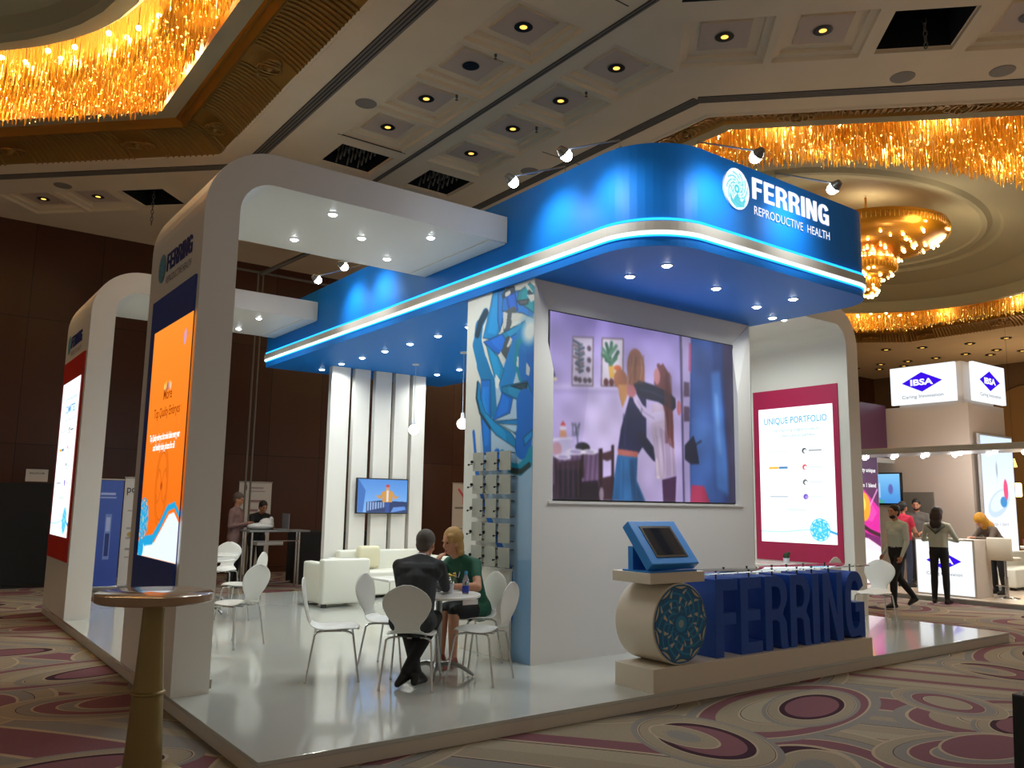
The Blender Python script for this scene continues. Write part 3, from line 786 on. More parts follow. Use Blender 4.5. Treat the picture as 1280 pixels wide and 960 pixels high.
# arches
def arch_body(x_col, x_end, y0, y1, name='body'):
    """column with a rounded shoulder running into a beam, seen from the front"""
    s = 1 if x_end > x_col else -1; t = .3; zt, zb = 4.65, 4.36; ro, ri = .62, .30
    X = lambda u: x_col+s*u
    o = [(0, 0)]+[(a, b) for a, b in arc(ro, zt-ro, ro, ro, 180, 90, 12)]+[(abs(x_end-x_col), zt), (abs(x_end-x_col), zb)]+[(a, b) for a, b in arc(t+ri, zb-ri, ri, ri, 90, 180, 10)]+[(t, 0)]
    return [(X(a), b) for a, b in o]
def arch(label, x_col, x_end, y0, y1, lights):
    root = thing('portal_arch', label, 'arch', (x_col, y0, 0), 'white portal arches of the stand')
    lp = arch_body(x_col, x_end, y0, y1)
    MB().prism([lp], ((0, y0, 0), (1,0,0), (0,0,1), (0,1,0)), y1-y0).build('body', WHITE, root)
    s = 1 if x_end > x_col else -1
    MB().box(min(x_end-s*.22, x_end), max(x_end-s*.22, x_end), y0+.03, y1-.03, 4.348, 4.36).build('end_lip', WHITE, root)
    for x, y in lights: dl(root, x, y, 4.36, 20, .04)
    return root
D1 = [(1.32,2.32),(1.33,3.33),(1.88,2.82),(2.45,2.33),(2.46,3.33)]
a1 = arch('nearest white arch at left with the lit orange poster', 0, 3.19, 1.96, 3.73, D1)
a2 = arch('farther white arch at left with the red-framed lit poster', 0, 3.19, 7.0, 8.85, [(1.32,7.4),(1.88,7.9),(2.43,7.48),(2.45,8.49),(1.33,8.45)])
a3 = arch('white arch on the right side with the crimson-framed lit poster', 9.97, 6.86, 1.96, 3.75, [(8.6,2.3),(8.0,2.85),(7.5,3.3),(8.6,3.3)])
MB().box(.30,.33,2.0,2.09,.03,.1).build('socket_box', mat('grey_plastic', '9a9890', .5), a1)
# side panels and lit posters
def poster(root, xf, y0, y1, z0, z1, sy0, sy1, sz0, sz1, mcol, canvas, em=1.0, nx=-1):
    p = MB().box(min(xf, xf+nx*.018), max(xf, xf+nx*.018), y0, y1, z0, z1).build('poster_frame', mcol, root)
    s = canvas.mesh('lit_poster', ((xf+nx*.022, 0, 0), (0,1,0), (0,0,1), (nx,0,0)), vcol('print_lit_%d' % int(em*100), em), p)
    return p, s
def cir(cv, cx, cy, r, w, col, ky=1.0, n=24):
    cv.line([(cx+r*math.cos(2*PI*k/n), cy+ky*r*math.sin(2*PI*k/n)) for k in range(n+1)], w, col)
# orange poster
cv = Canvas(1.99, 3.29, 1.03, 3.12, 130, 210, 'ff8a20'); cv.vgrad('f86a0c', 'ff9230', .95)
m = lambda px, py: (lambda v: (v.y, v.z))(onp(px, py, 0, 0))
cir(cv, 2.62, 1.66, .20, .03, 'e06a10', 1.75); cir(cv, 2.62, 1.66, .17, .012, 'c85a10', 1.75)
for sx in (-1, 1):
    for sy in (-1, 1): cv.line([(2.62, 1.66), (2.62+sx*.06, 1.66+sy*.12), (2.62+sx*.12, 1.66+sy*.15), (2.62+sx*.14, 1.66+sy*.08)], .018, 'd86410')
cv.ell(2.62, 1.66, .03, .03, 'b84a10')
for a, b, r in ((3.05,1.75,.1),(2.15,1.5,.08),(2.2,2.2,.09),(2.95,2.2,.05)): cir(cv, a, b, r, .015, 'ee7a1c', 1.5)
cv.poly([(1.99,1.03),(3.29,1.03),(3.29,1.16),(3.0,1.14),(2.72,1.17),(2.5,1.30),(2.3,1.42),(2.15,1.44),(1.99,1.36)], 'eaf8fb')
cv.line([(3.29,1.30),(3.05,1.17),(2.8,1.19),(2.6,1.30),(2.35,1.47),(2.15,1.50),(1.99,1.42)], .10, '1aa4dc', w1=.03)
swirl(cv, 3.18, 1.36, .19, 1, '1597d4', '46c2ea', 'ffb066'); cv.ell(3.2, 1.1, .1, .08, '1aa4dc')
cv.ell(2.2, 2.93, .03, .06, 'c8a0d8'); cv.rect(2.02, 2.14, 2.93, 2.95, 'e08a50')
for k in range(5): cv.ell(2.56+.05*k, 2.545+.02*(k % 2), .02, .03, ['f8d060','ffb040','5a70c8','ffb040','f0c8a0'][4-k])
f1, s1 = poster(a1, 0, 2.04, 3.47, .72, 3.45, 1.99, 3.29, 1.03, 3.12, mat('royal_blue_panel', '2c4a9c', .45), cv, .85)
TF = lambda y, z, x=-.026: ((x, y, z), (0,-1,0), (0,0,1), (-1,0,0))
for a_ in (('More', TF(2.62, 2.43), .14, .28), ('Top Quality Embryos', TF(2.62, 2.28), .12, .86)):
    tb = MB(); textmesh(tb, *a_, .008, align='CENTER'); tag(tb.build('poster_lettering', glow('print_brown', '9a3c06', .8), s1), 'brown headline lettering')
for a_ in (('Top Quality embryos that make babies every year', TF(2.64, 2.07), .085, 1.0), ('and healthy baby photos for all', TF(2.64, 1.98), .085, .72)):
    tb = MB(); textmesh(tb, *a_, .01, align='CENTER'); tag(tb.build('poster_lettering', glow('print_white', 'ffffff', 1.3), s1), 'white small lettering')
# white poster in red frame (far arch)
def portfolio(y0, y1, z0, z1, flip):
    """leaf emblem, faint rows of small marks; flip mirrors it to the facing side"""
    cv = Canvas(y0, y1, z0, z1, 110, 200, 'f6fdfd'); w = y1-y0; h = z1-z0
    X = (lambda t: y1-t*w) if flip else (lambda t: y0+t*w)
    Z = lambda t: z1-t*h
    cv.rect(y0, y1, Z(.25), z1, 'ddf3fb', .6)
    for t, c0, c1 in ((.33,'c8d8e0','30343c'),(.45,'f0b060','c03040'),(.56,'e8e0d8','3a4048'),(.665,'a8b0b8','5a3aa8')):
        cv.line([(X(.14), Z(t)), (X(.38), Z(t))], h*.012, c0); 
        cv.ell(X(.62), Z(t), w*.028, w*.028, c1); cv.ell(X(.63), Z(t+.004), w*.016, w*.016, 'f6fdfd' if t < .6 else '9a80e0')
        cv.line([(X(.68), Z(t)), (X(.84), Z(t))], h*.009, 'b8c4cc' if t > .4 else '687078')
    cv.line([(X(.14), Z(.45)), (X(.25), Z(.45))], h*.016, 'f0a030'); cv.line([(X(.28), Z(.45)), (X(.38), Z(.45))], h*.016, '3070a8')
    cv.line([(X(.36), Z(.76)), (X(.62), Z(.76))], h*.012, 'bcd8c8')
    cv.line([(X(.0), Z(.925)), (X(.3), Z(.925)), (X(.72), Z(.895))], h*.010, '9fd4ee'); cv.line([(X(.9), Z(.905)), (X(1), Z(.925))], h*.016, '2890c8')
    swirl(cv, X(.79), Z(.90), h*.078, 1, '1da6d8', '62cdec', 'e8fafc')
    return cv
cv = portfolio(7.22, 8.62, 1.02, 3.18, True)
f2, s2 = poster(a2, 0, 7.12, 8.75, .71, 3.50, 7.22, 8.62, 1.02, 3.18, mat('red_panel', 'c8281c', .45), cv, 1.1)
tb = MB(); textmesh(tb, 'COMMITTED', TF(7.8, 2.72), .15, .75, .01, align='CENTER'); tag(tb.build('poster_lettering', glow('print_blue', '2f8fd0', .9), s2), 'blue headline lettering')
for z, w_ in ((2.9,.9),(2.6,.9)):
    tb = MB(); textmesh(tb, 'to new growing families', TF(7.8, z), .07, w_, .0, align='CENTER'); tag(tb.build('poster_lettering', glow('print_grey', '8aa0b0', .8), s2), 'small grey lettering')
# crimson-framed poster on the right arch, facing the stand
cv = portfolio(2.22, 3.59, 1.02, 3.18, True)
f3, s3 = poster(a3, 9.67, 2.13, 3.70, .73, 3.485, 2.22, 3.59, 1.02, 3.18, mat('crimson_panel', 'b41e50', .45), cv, 1.15)
TG = lambda y, z: ((9.644, y, z), (0,-1,0), (0,0,1), (-1,0,0))
tb = MB(); textmesh(tb, 'UNIQUE PORTFOLIO', TG(2.90, 2.92), .15, 1.16, .004, align='CENTER'); tag(tb.build('poster_lettering', glow('print_teal', '3aa0c8', .95), s3), 'teal headline lettering')
for a_ in (('for improving pregnancy rates in', TG(2.88, 2.79), .07, .82), ('every ovarian pathway', TG(2.84, 2.70), .07, .60)):
    tb = MB(); textmesh(tb, *a_, .0, align='CENTER'); tag(tb.build('poster_lettering', glow('print_grey', '8aa0b0', .8), s3), 'small grey lettering')
# name on the arch shoulders
for root, yc in ((a1, 2.68), (a2, 7.95)):
    mb = MB()
    for g in ferring(((-.002, yc+.42, 3.70), (0,-1,0), (0,0,1), (-1,0,0)), .17, .006, width=.84): mb.add(g.v, g.f)
    mb.build('name_lettering', NAVY, root)
    mb = MB(); textmesh(mb, 'REPRODUCTIVE HEALTH', ((-.004, yc+.42, 3.58), (0,-1,0), (0,0,1), (-1,0,0)), .10, .84, .0); mb.build('tagline_lettering', mat('grey_print', '7a7080', .6), root)
    cv = Canvas(yc+.46, yc+.74, 3.62, 3.92, 44, 44, '3f86a8'); swirl(cv, yc+.60, 3.77, .13, 1, '3f7f9c', '5aa0b8', '86b8c4')
    cv.mesh('emblem', ((-.006,0,0),(0,1,0),(0,0,1),(-1,0,0)), vcol('print_matt'), root, mask=lambda u, v, c=yc: ((u-c-.60)/.13)**2+((v-3.77)/.14)**2 < 1)

# ---------------------------------------------------------------- display wall with the big video screen
WALLG = mat('wall_grey_paint', 'dedcd8', rough=.6)
dw = thing('display_wall', 'tall free-standing white wall holding the large video screen', 'partition wall', (5, 2.1, 0))
front = [(3.24,0),(6.74,0),(6.74,3.88),(3.24,3.88)]
hole = [(3.50,1.59),(6.48,1.59),(6.48,2.95),(6.738,3.878),(3.242,3.878),(3.50,2.95)]
mb = MB(); mb.prism([front, hole], ((0,1.52,0),(1,0,0),(0,0,1),(0,-1,0)), 0)
R_ = 1.60
bk = [(3.50,1.59),(6.48,1.59),(6.48,2.95),(6.48,3.60),(3.50,3.60),(3.50,2.95)]
n = 6
mb.add([(x,1.52,z) for x, z in hole]+[(x,R_ if i not in (3,4) else R_,z) for i, (x, z) in enumerate(bk)], [(i,(i+1)%n,(i+1)%n+n,i+n) for i in range(n) if i not in (3,)])
mb.add([(6.738,1.53,3.878),(3.242,1.53,3.878),(3.50,R_,3.60),(6.48,R_,3.60)], [(0,1,2,3)])
mb.add([(x,R_,z) for x, z in [(3.50,1.59),(6.48,1.59),(6.48,3.60),(3.50,3.60)]], [(0,1,2,3)])
mb.add([(3.24,1.52,0),(3.24,2.77,0),(3.24,2.77,3.88),(3.24,1.52,3.88)], [(0,1,2,3)]); mb.add([(6.74,1.52,0),(6.74,2.77,0),(6.74,2.77,3.88),(6.74,1.52,3.88)], [(0,1,2,3)])
mb.add([(3.24,2.77,0),(6.74,2.77,0),(6.74,2.77,3.88),(3.24,2.77,3.88)], [(0,1,2,3)])
mb.build('wall_body', WALLG, dw, fixn=False)
MB().box(3.44, 6.54, 1.505, 1.54, 1.565, 1.59).build('screen_sill', WALLG, dw)
# video picture
YS = 1.585
q_ = lambda x, y: (lambda v: (v.x, v.z))(onp(660+x*.29155, 370+y*.29155, 1, YS))
cv = Canvas(3.50, 6.48, 1.61, 3.585, 400, 266, 'b4a4dc')
P_ = lambda l: [q_(a, b) for a, b in l]
cv.vgrad('b9a6e4', '8f80c8', .8)
def E_(x, y, rx, ry, col, a=1.0, soft=None, rot=0):
    c = q_(x, y); cv.ell(c[0], c[1], rx*.0037, ry*.00335, col, a, soft, rot)
E_(330, 560, 380, 330, 'e2d2fa', .8, .9); E_(560, 640, 240, 420, 'cdbbe4', .6, .9)
cv.poly(P_([(100,383),(415,388),(415,402),(100,398)]), 'e0d4f6')
cv.poly(P_([(100,398),(415,402),(415,410),(100,408)]), '8a7cb8')
cv.poly(P_([(655,165),(900,205),(915,890),(672,886)]), '28407e'); cv.poly(P_([(700,180),(790,190),(800,885),(700,885)]), '34559c', .8); E_(750, 560, 70, 200, '4a70b4', .7, .9)
cv.poly(P_([(785,330),(822,320),(865,860),(810,820)]), '4a80d0', .85); cv.poly(P_([(800,420),(812,420),(830,680),(818,680)]), '86b0ec', .7)
cv.poly(P_([(832,200),(895,210),(915,890),(862,888)]), '3a3658'); cv.poly(P_([(700,520),(830,560),(840,880),(690,885)]), '4a74b8', .35)
cv.blur(3, 2)
cv.poly(P_([(652,165),(698,172),(692,600),(696,886),(672,886),(660,500)]), 'a294c4'); cv.poly(P_([(652,165),(660,166),(672,886),(668,886)]), '5a5078')
for a, b, c, d in ((668,368,692,432),(668,472,692,538)): cv.poly(P_([(a,b),(c,b+3),(c,d),(a,d)]), '54405c')
cv.poly(P_([(690,200),(702,205),(700,330),(688,320)]), 'a83a6a', .7)
cv.poly(P_([(700,810),(755,815),(780,886),(696,886)]), 'a03256')
cv.poly(P_([(672,640),(710,598),(722,640),(735,720),(700,722),(672,700)]), '1c2038'); cv.line(P_([(715,640),(742,622)]), .02, '1c2038')
for (a, b, c, d) in ((190,172,282,388),(316,178,411,390)):
    cv.poly(P_([(a,b),(c,b+4),(c-2,d),(a-4,d-2)]), '6a5a68'); cv.poly(P_([(a+5,b+6),(c-5,b+9),(c-7,d-6),(a+1,d-8)]), 'cfc4d8')
rn = random.Random(2)
cv.line(P_([(215,200),(222,330)]), .012, '3a4858'); 
for k in range(16):
    y = 205+k*8; s = 1 if k % 2 else -1; cv.line(P_([(220,y),(220+s*rn.uniform(10,24),y-rn.uniform(4,14))]), .03, ['33414e','4a5a62','6a5a5a'][k % 3])
for x, y in ((205,355),(222,360),(245,362),(264,362),(262,225),(262,275),(258,315)): E_(x, y, 7, 8, '4a3a44')
for k in range(9): cv.line(P_([(352,300-k*6),(352+34*math.cos(k*.7), 240+40*math.sin(k*.7))]), .045, ['2e5848','3a6a50','54806a'][k % 3])
cv.poly(P_([(345,300),(368,300),(372,350),(350,352)]), 'caa04a'); E_(385,310,14,9,'c0603a')
for x in (335,358,380): E_(x, 370, 9, 12, '5a2a30')
# lamp, shelf things, lighthouse, table
cv.poly(P_([(104,300),(118,345),(104,350)]), '1c2440'); E_(113, 355, 9, 5, 'fff0c0')
cv.poly(P_([(104,610),(190,606),(190,616),(104,622)]), 'efe6fa'); cv.poly(P_([(137,575),(163,575),(166,605),(134,605)]), 'd49a70'); cv.poly(P_([(138,556),(163,556),(163,575),(137,575)]), 'e6dcec'); cv.poly(P_([(138,556),(150,534),(163,556)]), 'd04030')
cv.poly(P_([(134,615),(186,612),(182,700),(138,700)]), 'cdc6e6'); cv.line(P_([(184,630),(196,650),(184,680)]), .018, 'cdc6e6')
cv.line(P_([(215,650),(205,560),(190,545)]), .008, '3c4a50'); cv.line(P_([(215,650),(212,580)]), .008, '3c4a50'); E_(235, 650, 26, 16, '1e1c24'); E_(215, 680, 50, 14, 'dcd4ec'); E_(125,655,16,20,'c89aa0')
cv.poly(P_([(104,690),(310,672),(305,800),(104,830)]), '6e5478')
for k in range(9): cv.poly(P_([(120+k*21,690-k*2),(129+k*21,689-k*2),(127+k*20,815),(118+k*20,818)]), '4a3450', .7)
cv.poly(P_([(104,810),(300,790),(310,886),(104,870)]), '1e1420')
for k, (a, b, c, d) in enumerate(((112,690,125,872),(228,668,240,780),(303,655,320,876),(357,640,369,876))): cv.poly(P_([(a,b),(c,b-2),(c,d),(a,d)]), '2e1a22')
cv.poly(P_([(116,715),(235,700),(235,740),(180,760),(120,745)]), '2a1820'); cv.poly(P_([(318,675),(360,662),(360,700),(340,708),(318,700)]), '4a2c34'); cv.poly(P_([(318,780),(360,770),(358,876),(318,876)]), '3c2430')
cv.poly(P_([(120,745),(232,740),(228,866),(122,868)]), '120c14')
E_(315, 850, 8, 20, 'c8b8d0', .6)
# two embracing figures
cv.poly(P_([(383,680),(470,688),(466,790),(505,884),(360,876),(372,760)]), '2a649e'); cv.poly(P_([(430,700),(468,700),(462,800),(495,880),(450,880)]), '1c4674', .7)
cv.poly(P_([(436,430),(470,385),(506,390),(508,600),(496,640),(470,682),(385,660),(398,570),(420,490)]), '24264c'); cv.poly(P_([(384,655),(474,668),(468,692),(386,682)]), 'b2645e')
cv.line(P_([(480,600),(520,655),(545,685)]), .13, '22243e')
cv.poly(P_([(530,462),(620,455),(628,600),(637,768),(560,788),(545,700),(528,570)]), 'c2aecb'); cv.poly(P_([(560,560),(620,600),(637,768),(590,780)]), '9a84a8', .6)
cv.poly(P_([(545,690),(556,700),(566,786),(552,780)]), 'f0dce8')
cv.poly(P_([(575,788),(636,772),(632,884),(580,884)]), '44264a')
cv.poly(P_([(578,288),(606,335),(618,450),(624,560),(626,655),(606,640),(592,520),(566,420),(540,375),(545,325)]), '6a3840')
E_(553, 345, 13, 26, 'b87a80'); cv.line(P_([(560,300),(590,330)]), .06, '6a3840')
cv.poly(P_([(440,400),(462,412),(490,465),(530,500),(580,492),(585,530),(530,545),(490,510),(455,455)]), 'c9b9de'); cv.line(P_([(470,450),(500,500),(540,525)]), .015, '9a88b4', .8); E_(443, 400, 22, 26, 'b8707c')
E_(462, 305, 36, 62, '8c5a4c'); cv.poly(P_([(424,300),(500,300),(500,370),(470,392),(432,380)]), '9a6450'); E_(397, 358, 27, 32, '9c6248'); cv.poly(P_([(385,380),(425,380),(425,430),(405,480),(392,430)]), 'c08858')
cv.poly(P_([(452,378),(478,362),(540,382),(610,418),(632,440),(634,478),(622,492),(600,480),(560,455),(500,440),(470,420)]), '1d2038'); cv.line(P_([(480,400),(540,415),(600,445)]), .02, '343a5c', .8); E_(647, 480, 9, 24, 'b26870')
rn = random.Random(8)
for k in range(26):
    x = 430+rn.random()*66; cv.line(P_([(x, 255+rn.random()*20), (x+rn.uniform(-8,6), 320), (x+rn.uniform(-14,4), 375)]), .010, rn.choice(['6e3e34','b07a58','c8926a','7a4a3c']), .6)
for k in range(20):
    x = 575+rn.random()*40; cv.line(P_([(x, 320+rn.random()*30), (x+rn.uniform(-4,8), 480), (x+rn.uniform(0,8), 630)]), .010, rn.choice(['4a2430','8a5048','5c3038']), .6)
for k in range(12):
    x = 540+k*7; cv.line(P_([(x, 560+rn.random()*60), (x+6, 690), (x+8, 770)]), .010, rn.choice(['8f7aa0','dccae4']), .6)
for k in range(10):
    x = 385+k*8; cv.line(P_([(x, 700), (x-4+k, 790), (x-8+k*2, 870)]), .012, rn.choice(['1c4674','3f7cb4']), .5)
for k in range(8):
    x = 410+k*11; cv.line(P_([(x, 480+rn.random()*60), (x-6, 640)]), .014, rn.choice(['181a36','363a66']), .6)
for k in range(5):
    cv.line(P_([(128+k*22, 705-k*3), (128+k*22, 860)]), .018, '4a2c30', .9)
for a, b, r in ((150,690,26),(205,668,30),(265,668,24)): E_(a, b, r, r*.28, 'efe8f6'); E_(a, b, r*.6, r*.16, 'a89ac0')
for k in range(7): cv.line(P_([(rn.uniform(185,215), 600), (rn.uniform(180,225), 545)]), .008, '46505c')
cv.line(P_([(652,165),(668,886)]), .02, '463c60')
cv.poly(P_([(104,60),(300,60),(200,886),(104,886)]), '6a58a0', .14)
cv.blur(1, 2)
n_ = np.random.RandomState(4).rand(12, 18, 1); n_ = np.kron(n_, np.ones((23, 23, 1)))[:cv.H, :cv.W]; k_ = Canvas(0,1,0,1,cv.W,cv.H); k_.c = np.repeat(np.pad(n_, [(0, cv.H-n_.shape[0]), (0, cv.W-n_.shape[1]), (0,0)], 'edge'), 3, 2); k_.blur(8, 3); cv.c = cv.c*(.82+.36*k_.c)
scr = cv.mesh('video_screen', ((0, YS, 0), (1,0,0), (0,0,1), (0,-1,0)), vcol('wall_video_lit', .62), dw)
MB().box(3.485, 6.495, YS+.004, R_+.01, 1.595, 3.598).build('screen_housing', mat('screen_black', '0c0c0e', .4), scr)
lamp('AREA', (5, 1.45, 2.6), 9, (.75,.7,1), 2.2, target=(5, -4, 2.0), name='screen_spill')
# printed graphic on the wall's left end
XA = 3.236
a_ = lambda x, y: (lambda v: (v.y, v.z))(onp(590+x*.25, 350+y*.25, 0, XA))
p_ = lambda x, y: (lambda v: (v.y, v.z))(onp(x, y, 0, XA))
A = lambda l: [a_(*t) for t in l]; B = lambda l: [p_(*t) for t in l]
cv = Canvas(1.52, 2.77, 0.0, 3.88, 110, 340, 'd8d9d3')
cv.poly(B([(611,470),(668,420),(668,840),(610,826),(625,795),(637,760),(637,712),(618,650),(603,600),(600,545)]), 'aecbe4')
cv.poly(B([(640,560),(668,540),(668,840),(610,826),(637,762)]), '8db6dc', .5); cv.poly(B([(645,700),(668,700),(668,840),(612,826),(640,770)]), '6c9fd0', .45)
def rib(pts, col, a=1.0):
    """a printed ribbon: flat colour, darker rim, paler core"""
    c = np.array(rgb(col)); n = len(pts); g = (sum(p[0] for p in pts)/n, sum(p[1] for p in pts)/n)
    cv.poly(pts, col, a)
    if max(c) < .82 or c[2]-c[0] > .2:
        cv.poly([(g[0]+(p[0]-g[0])*.62, g[1]+(p[1]-g[1])*.8) for p in pts], tuple(np.clip(c*1.12+.05, 0, 1)), .55)
        cv.line(pts+[pts[0]], .013, tuple(c*.45), .6)
cv.line(B([(592,540),(596,590),(606,635),(622,675),(636,712),(639,750),(634,785),(616,824)]), .05, '1e72d4', w1=.16)
rib(A([(105,60),(165,36),(160,200),(120,300),(55,290),(92,130)]), '0f88cc'); rib(A([(130,60),(160,50),(158,180),(140,260),(128,200)]), '1a74c8')
rib(A([(158,60),(270,50),(305,130),(305,190),(250,165),(150,155)]), '1b7ad6'); rib(A([(170,80),(215,60),(230,150),(185,150)]), '1a66d8')
rib(A([(232,60),(290,14),(318,40),(318,170),(290,150),(225,105)]), '1b95aa'); rib(A([(255,12),(272,12),(304,60),(288,66)]), 'd8dbd8'); cv.line(A([(285,60),(312,92)]), .05, '24485c')
cv.line(A([(160,76),(178,54),(205,48)]), .08, '33485c'); cv.line(A([(172,72),(186,64)]), .05, 'dfe2e0')
rib(A([(225,105),(285,95),(280,120),(240,125)]), '4a5a66'); rib(A([(275,75),(318,70),(318,100),(295,110)]), 'd4d8d6')
cv.line(A([(205,160),(180,175),(182,215),(172,240)]), .12, '55606a'); rib(A([(200,165),(232,165),(212,205),(195,200)]), 'd4d8d6'); rib(A([(155,160),(178,165),(170,235),(158,250)]), 'd0d4d4')
rib(A([(58,310),(150,268),(265,205),(275,258),(185,320),(130,372),(75,335)]), '1a6cd4'); rib(A([(150,268),(265,205),(270,235),(170,300)]), '1d8cc4'); cv.line(A([(205,222),(240,210)]), .04, 'dde4e4')
cv.line(A([(180,310),(165,360),(185,385)]), .13, '4a565f'); rib(A([(192,285),(202,300),(185,335),(172,335)]), 'd4d8d6')
rib(A([(140,355),(168,395),(178,420),(158,410)]), 'c8d0d4')
cv.line(A([(250,290),(222,350),(195,430),(170,520)]), .24, '1f84d0'); cv.line(A([(238,320),(228,400),(250,480)]), .13, '1a8fa8'); rib(A([(226,380),(240,390),(240,440),(222,430)]), 'd8dcda')
cv.line(A([(262,350),(262,430),(285,520)]), .2, '1c74cc'); cv.line(A([(300,280),(304,450),(304,620)]), .2, '1b6cc8'); rib(A([(272,410),(290,440),(285,480),(270,470)]), 'c8d0d4')
rib(A([(70,320),(130,380),(160,450),(135,525),(112,480),(88,400)]), '1d8fca'); rib(A([(120,470),(140,500),(128,548),(108,520)]), 'e4ecee')
rib(A([(148,535),(275,505),(296,560),(300,625),(230,600),(155,570)]), '2084b8'); rib(A([(195,530),(278,512),(270,560),(240,545)]), '2a4656')
rib(A([(150,560),(205,590),(190,665),(100,705),(140,600)]), '1a70d6')
rib(A([(110,706),(305,690),(305,735),(235,790),(180,735)]), '0f78bc'); rib(A([(130,718),(240,725),(245,755),(210,762)]), '9fc0dc')
cv.line(A([(262,610),(266,720),(255,830)]), .28, '1a70d2'); rib(A([(255,790),(305,745),(305,780),(262,830)]), '1c86d0')
cv.line(A([(66,168),(36,230),(26,320),(50,420),(84,520),(92,640)]), .13, '1b7cb8', w1=.26); cv.line(A([(68,166),(42,212),(28,270)]), .10, '1c3a50')
rib(A([(46,500),(92,500),(94,862),(60,872),(40,640)]), '1e76d6')
rib(A([(30,505),(22,600),(50,690),(120,775),(217,840),(217,795),(190,760),(120,715),(66,660),(42,590),(40,520)]), '1687c6'); cv.line(A([(28,512),(22,590),(40,665),(90,740)]), .035, '24465c')
cv.line(A([(150,870),(195,940),(240,948),(285,905),(300,865)]), .10, '1d96bc', w1=.16); cv.line(A([(200,955),(245,958),(285,925)]), .06, '2a3f44')
cv.line(A([(125,870),(140,930)]), .12, '1e76d6')
cc_ = a_(290, 255); cv.ell(cc_[0], cc_[1], .26, .26, '3fa4e0', .9, .9); cv.ell(cc_[0], cc_[1], .17, .17, 'eef2f2', .95, .6)
cv.mesh('printed_graphic', ((XA,0,0),(0,1,0),(0,0,1),(-1,0,0)), vcol('print_matt'), dw)
# flip cards on the wall end
cgx = [(2.49,2.29),(2.24,2.04),(1.99,1.80)]; cgz = [(2.10,1.90),(1.85,1.66),(1.60,1.41),(1.35,1.16),(1.10,.92)]
CARD = mat('card_grey', 'a9aba2', .35)
proto = None
rows = ['top', 'second', 'third', 'fourth', 'lowest']; colsn = ['left', 'middle', 'right']
for r_, (z1, z0) in enumerate(cgz):
    for c_, (yb, ya) in enumerate(cgx):
        lb = 'small grey flip card with black knob on the blue printed wall, %s row, %s column' % (rows[r_], colsn[c_])
        c = (3.17, (ya+yb)/2, (z0+z1)/2)
        if proto is None:
            proto = thing('flip_card', lb, 'card', c, 'grey flip cards on the wall end')
            MB().box(3.166, 3.174, ya, yb, z0, z1).build('plate', CARD, proto)
            kb = MB().ball((3.14, yb-.02, c[2]), .018, 0, 8).tube([(3.14,yb-.02,c[2]),(3.232,yb+.02,c[2])], .005, 6); kb.ball((3.13, yb+.03, c[2]-.03), .012, 0, 8); kb.tube([(3.13,yb+.03,c[2]-.03),(3.232,yb+.03,c[2]-.01)], .004, 6)
            kb.build('knob', mat('black_plastic', '0e0e0e', .4), proto)
            MB().tube([(3.17,ya+.02,z1-.02),(3.235,ya+.02,z1-.02)], .006, 6).tube([(3.17,ya+.02,z0+.02),(3.235,ya+.02,z0+.02)], .006, 6).build('standoff', STEEL, proto)
        else:
            o = copy_tree(proto); o.location = c; tag(o, lb)
cb = thing('wall_panel', 'shallow white raised panel under the flip cards at the wall end', 'panel', (3.21, 2.25, 0))
bevel(MB().box(3.20, 3.234, 1.83, 2.75, .0, .88).build('body', WHITE, cb), .004); MB().box(3.19, 3.234, 1.82, 2.76, .88, .90).build('top', WHITE, cb)

# ---------------------------------------------------------------- slatted screen and its television
ss = thing('slat_screen', 'white screen of five upright slats at the back of the stand', 'slat screen', (4.95, 8.3, 0))
for x0, x1 in ((4.02,4.37),(4.46,4.76),(4.87,5.19),(5.27,5.56),(5.63,5.90)):
    bevel(MB().box(x0, x1, 8.2, 8.32, .68, 3.88).build('slat', WHITE, ss), .004)
bevel(MB().box(4.02, 5.90, 8.2, 8.32, 0, .68).build('base_panel', WHITE, ss), .004)
tv = thing('television', 'flat television showing a person in a yellow coat, on the white slats', 'television', (5.0, 8.15, 1.66))
MB().rbox(4.53, 5.54, 8.10, 8.15, 1.35, 1.965, .008).build('housing', mat('screen_black', '0c0c0e', .4), tv); MB().box(4.9, 5.15, 8.15, 8.2, 1.5, 1.8).build('wall_bracket', STEEL, tv)
cv = Canvas(4.55, 5.52, 1.37, 1.945, 100, 60, '5f9cdc'); cv.vgrad('86b4e8', '3d78c4', .7)
cv.poly([(4.55,1.95),(4.7,1.75),(4.66,1.37),(4.55,1.37)], '2a5aa4', .8); cv.poly([(4.72,1.37),(4.72,1.55),(5.0,1.58),(5.52,1.56),(5.52,1.37)], '1c3060'); 
for k in range(8): cv.rect(4.74+k*.05, 4.77+k*.05, 1.40+.01*k, 1.55, '8aa4d0')
cv.poly([(5.2,1.37),(5.5,1.42),(5.48,1.48),(5.25,1.46)], '5a86cc'); cv.rect(5.09,5.17,1.37,1.56,'22468c')
cv.poly([(5.03,1.55),(5.22,1.55),(5.24,1.70),(5.17,1.77),(5.09,1.77),(5.02,1.70)], 'c08a3a'); cv.line([(5.04,1.72),(4.98,1.62),(4.93,1.66)], .035, 'c08a3a'); cv.line([(5.22,1.72),(5.28,1.62),(5.33,1.65)], .035, 'c08a3a')
cv.rect(5.11,5.15,1.56,1.76,'c8d0e0'); cv.ell(5.13,1.80,.028,.035,'c08868'); cv.ell(5.13,1.835,.03,.02,'b83030')
cv.mesh('screen', ((0,8.096,0),(1,0,0),(0,0,1),(0,-1,0)), vcol('video_lit', .95), tv)

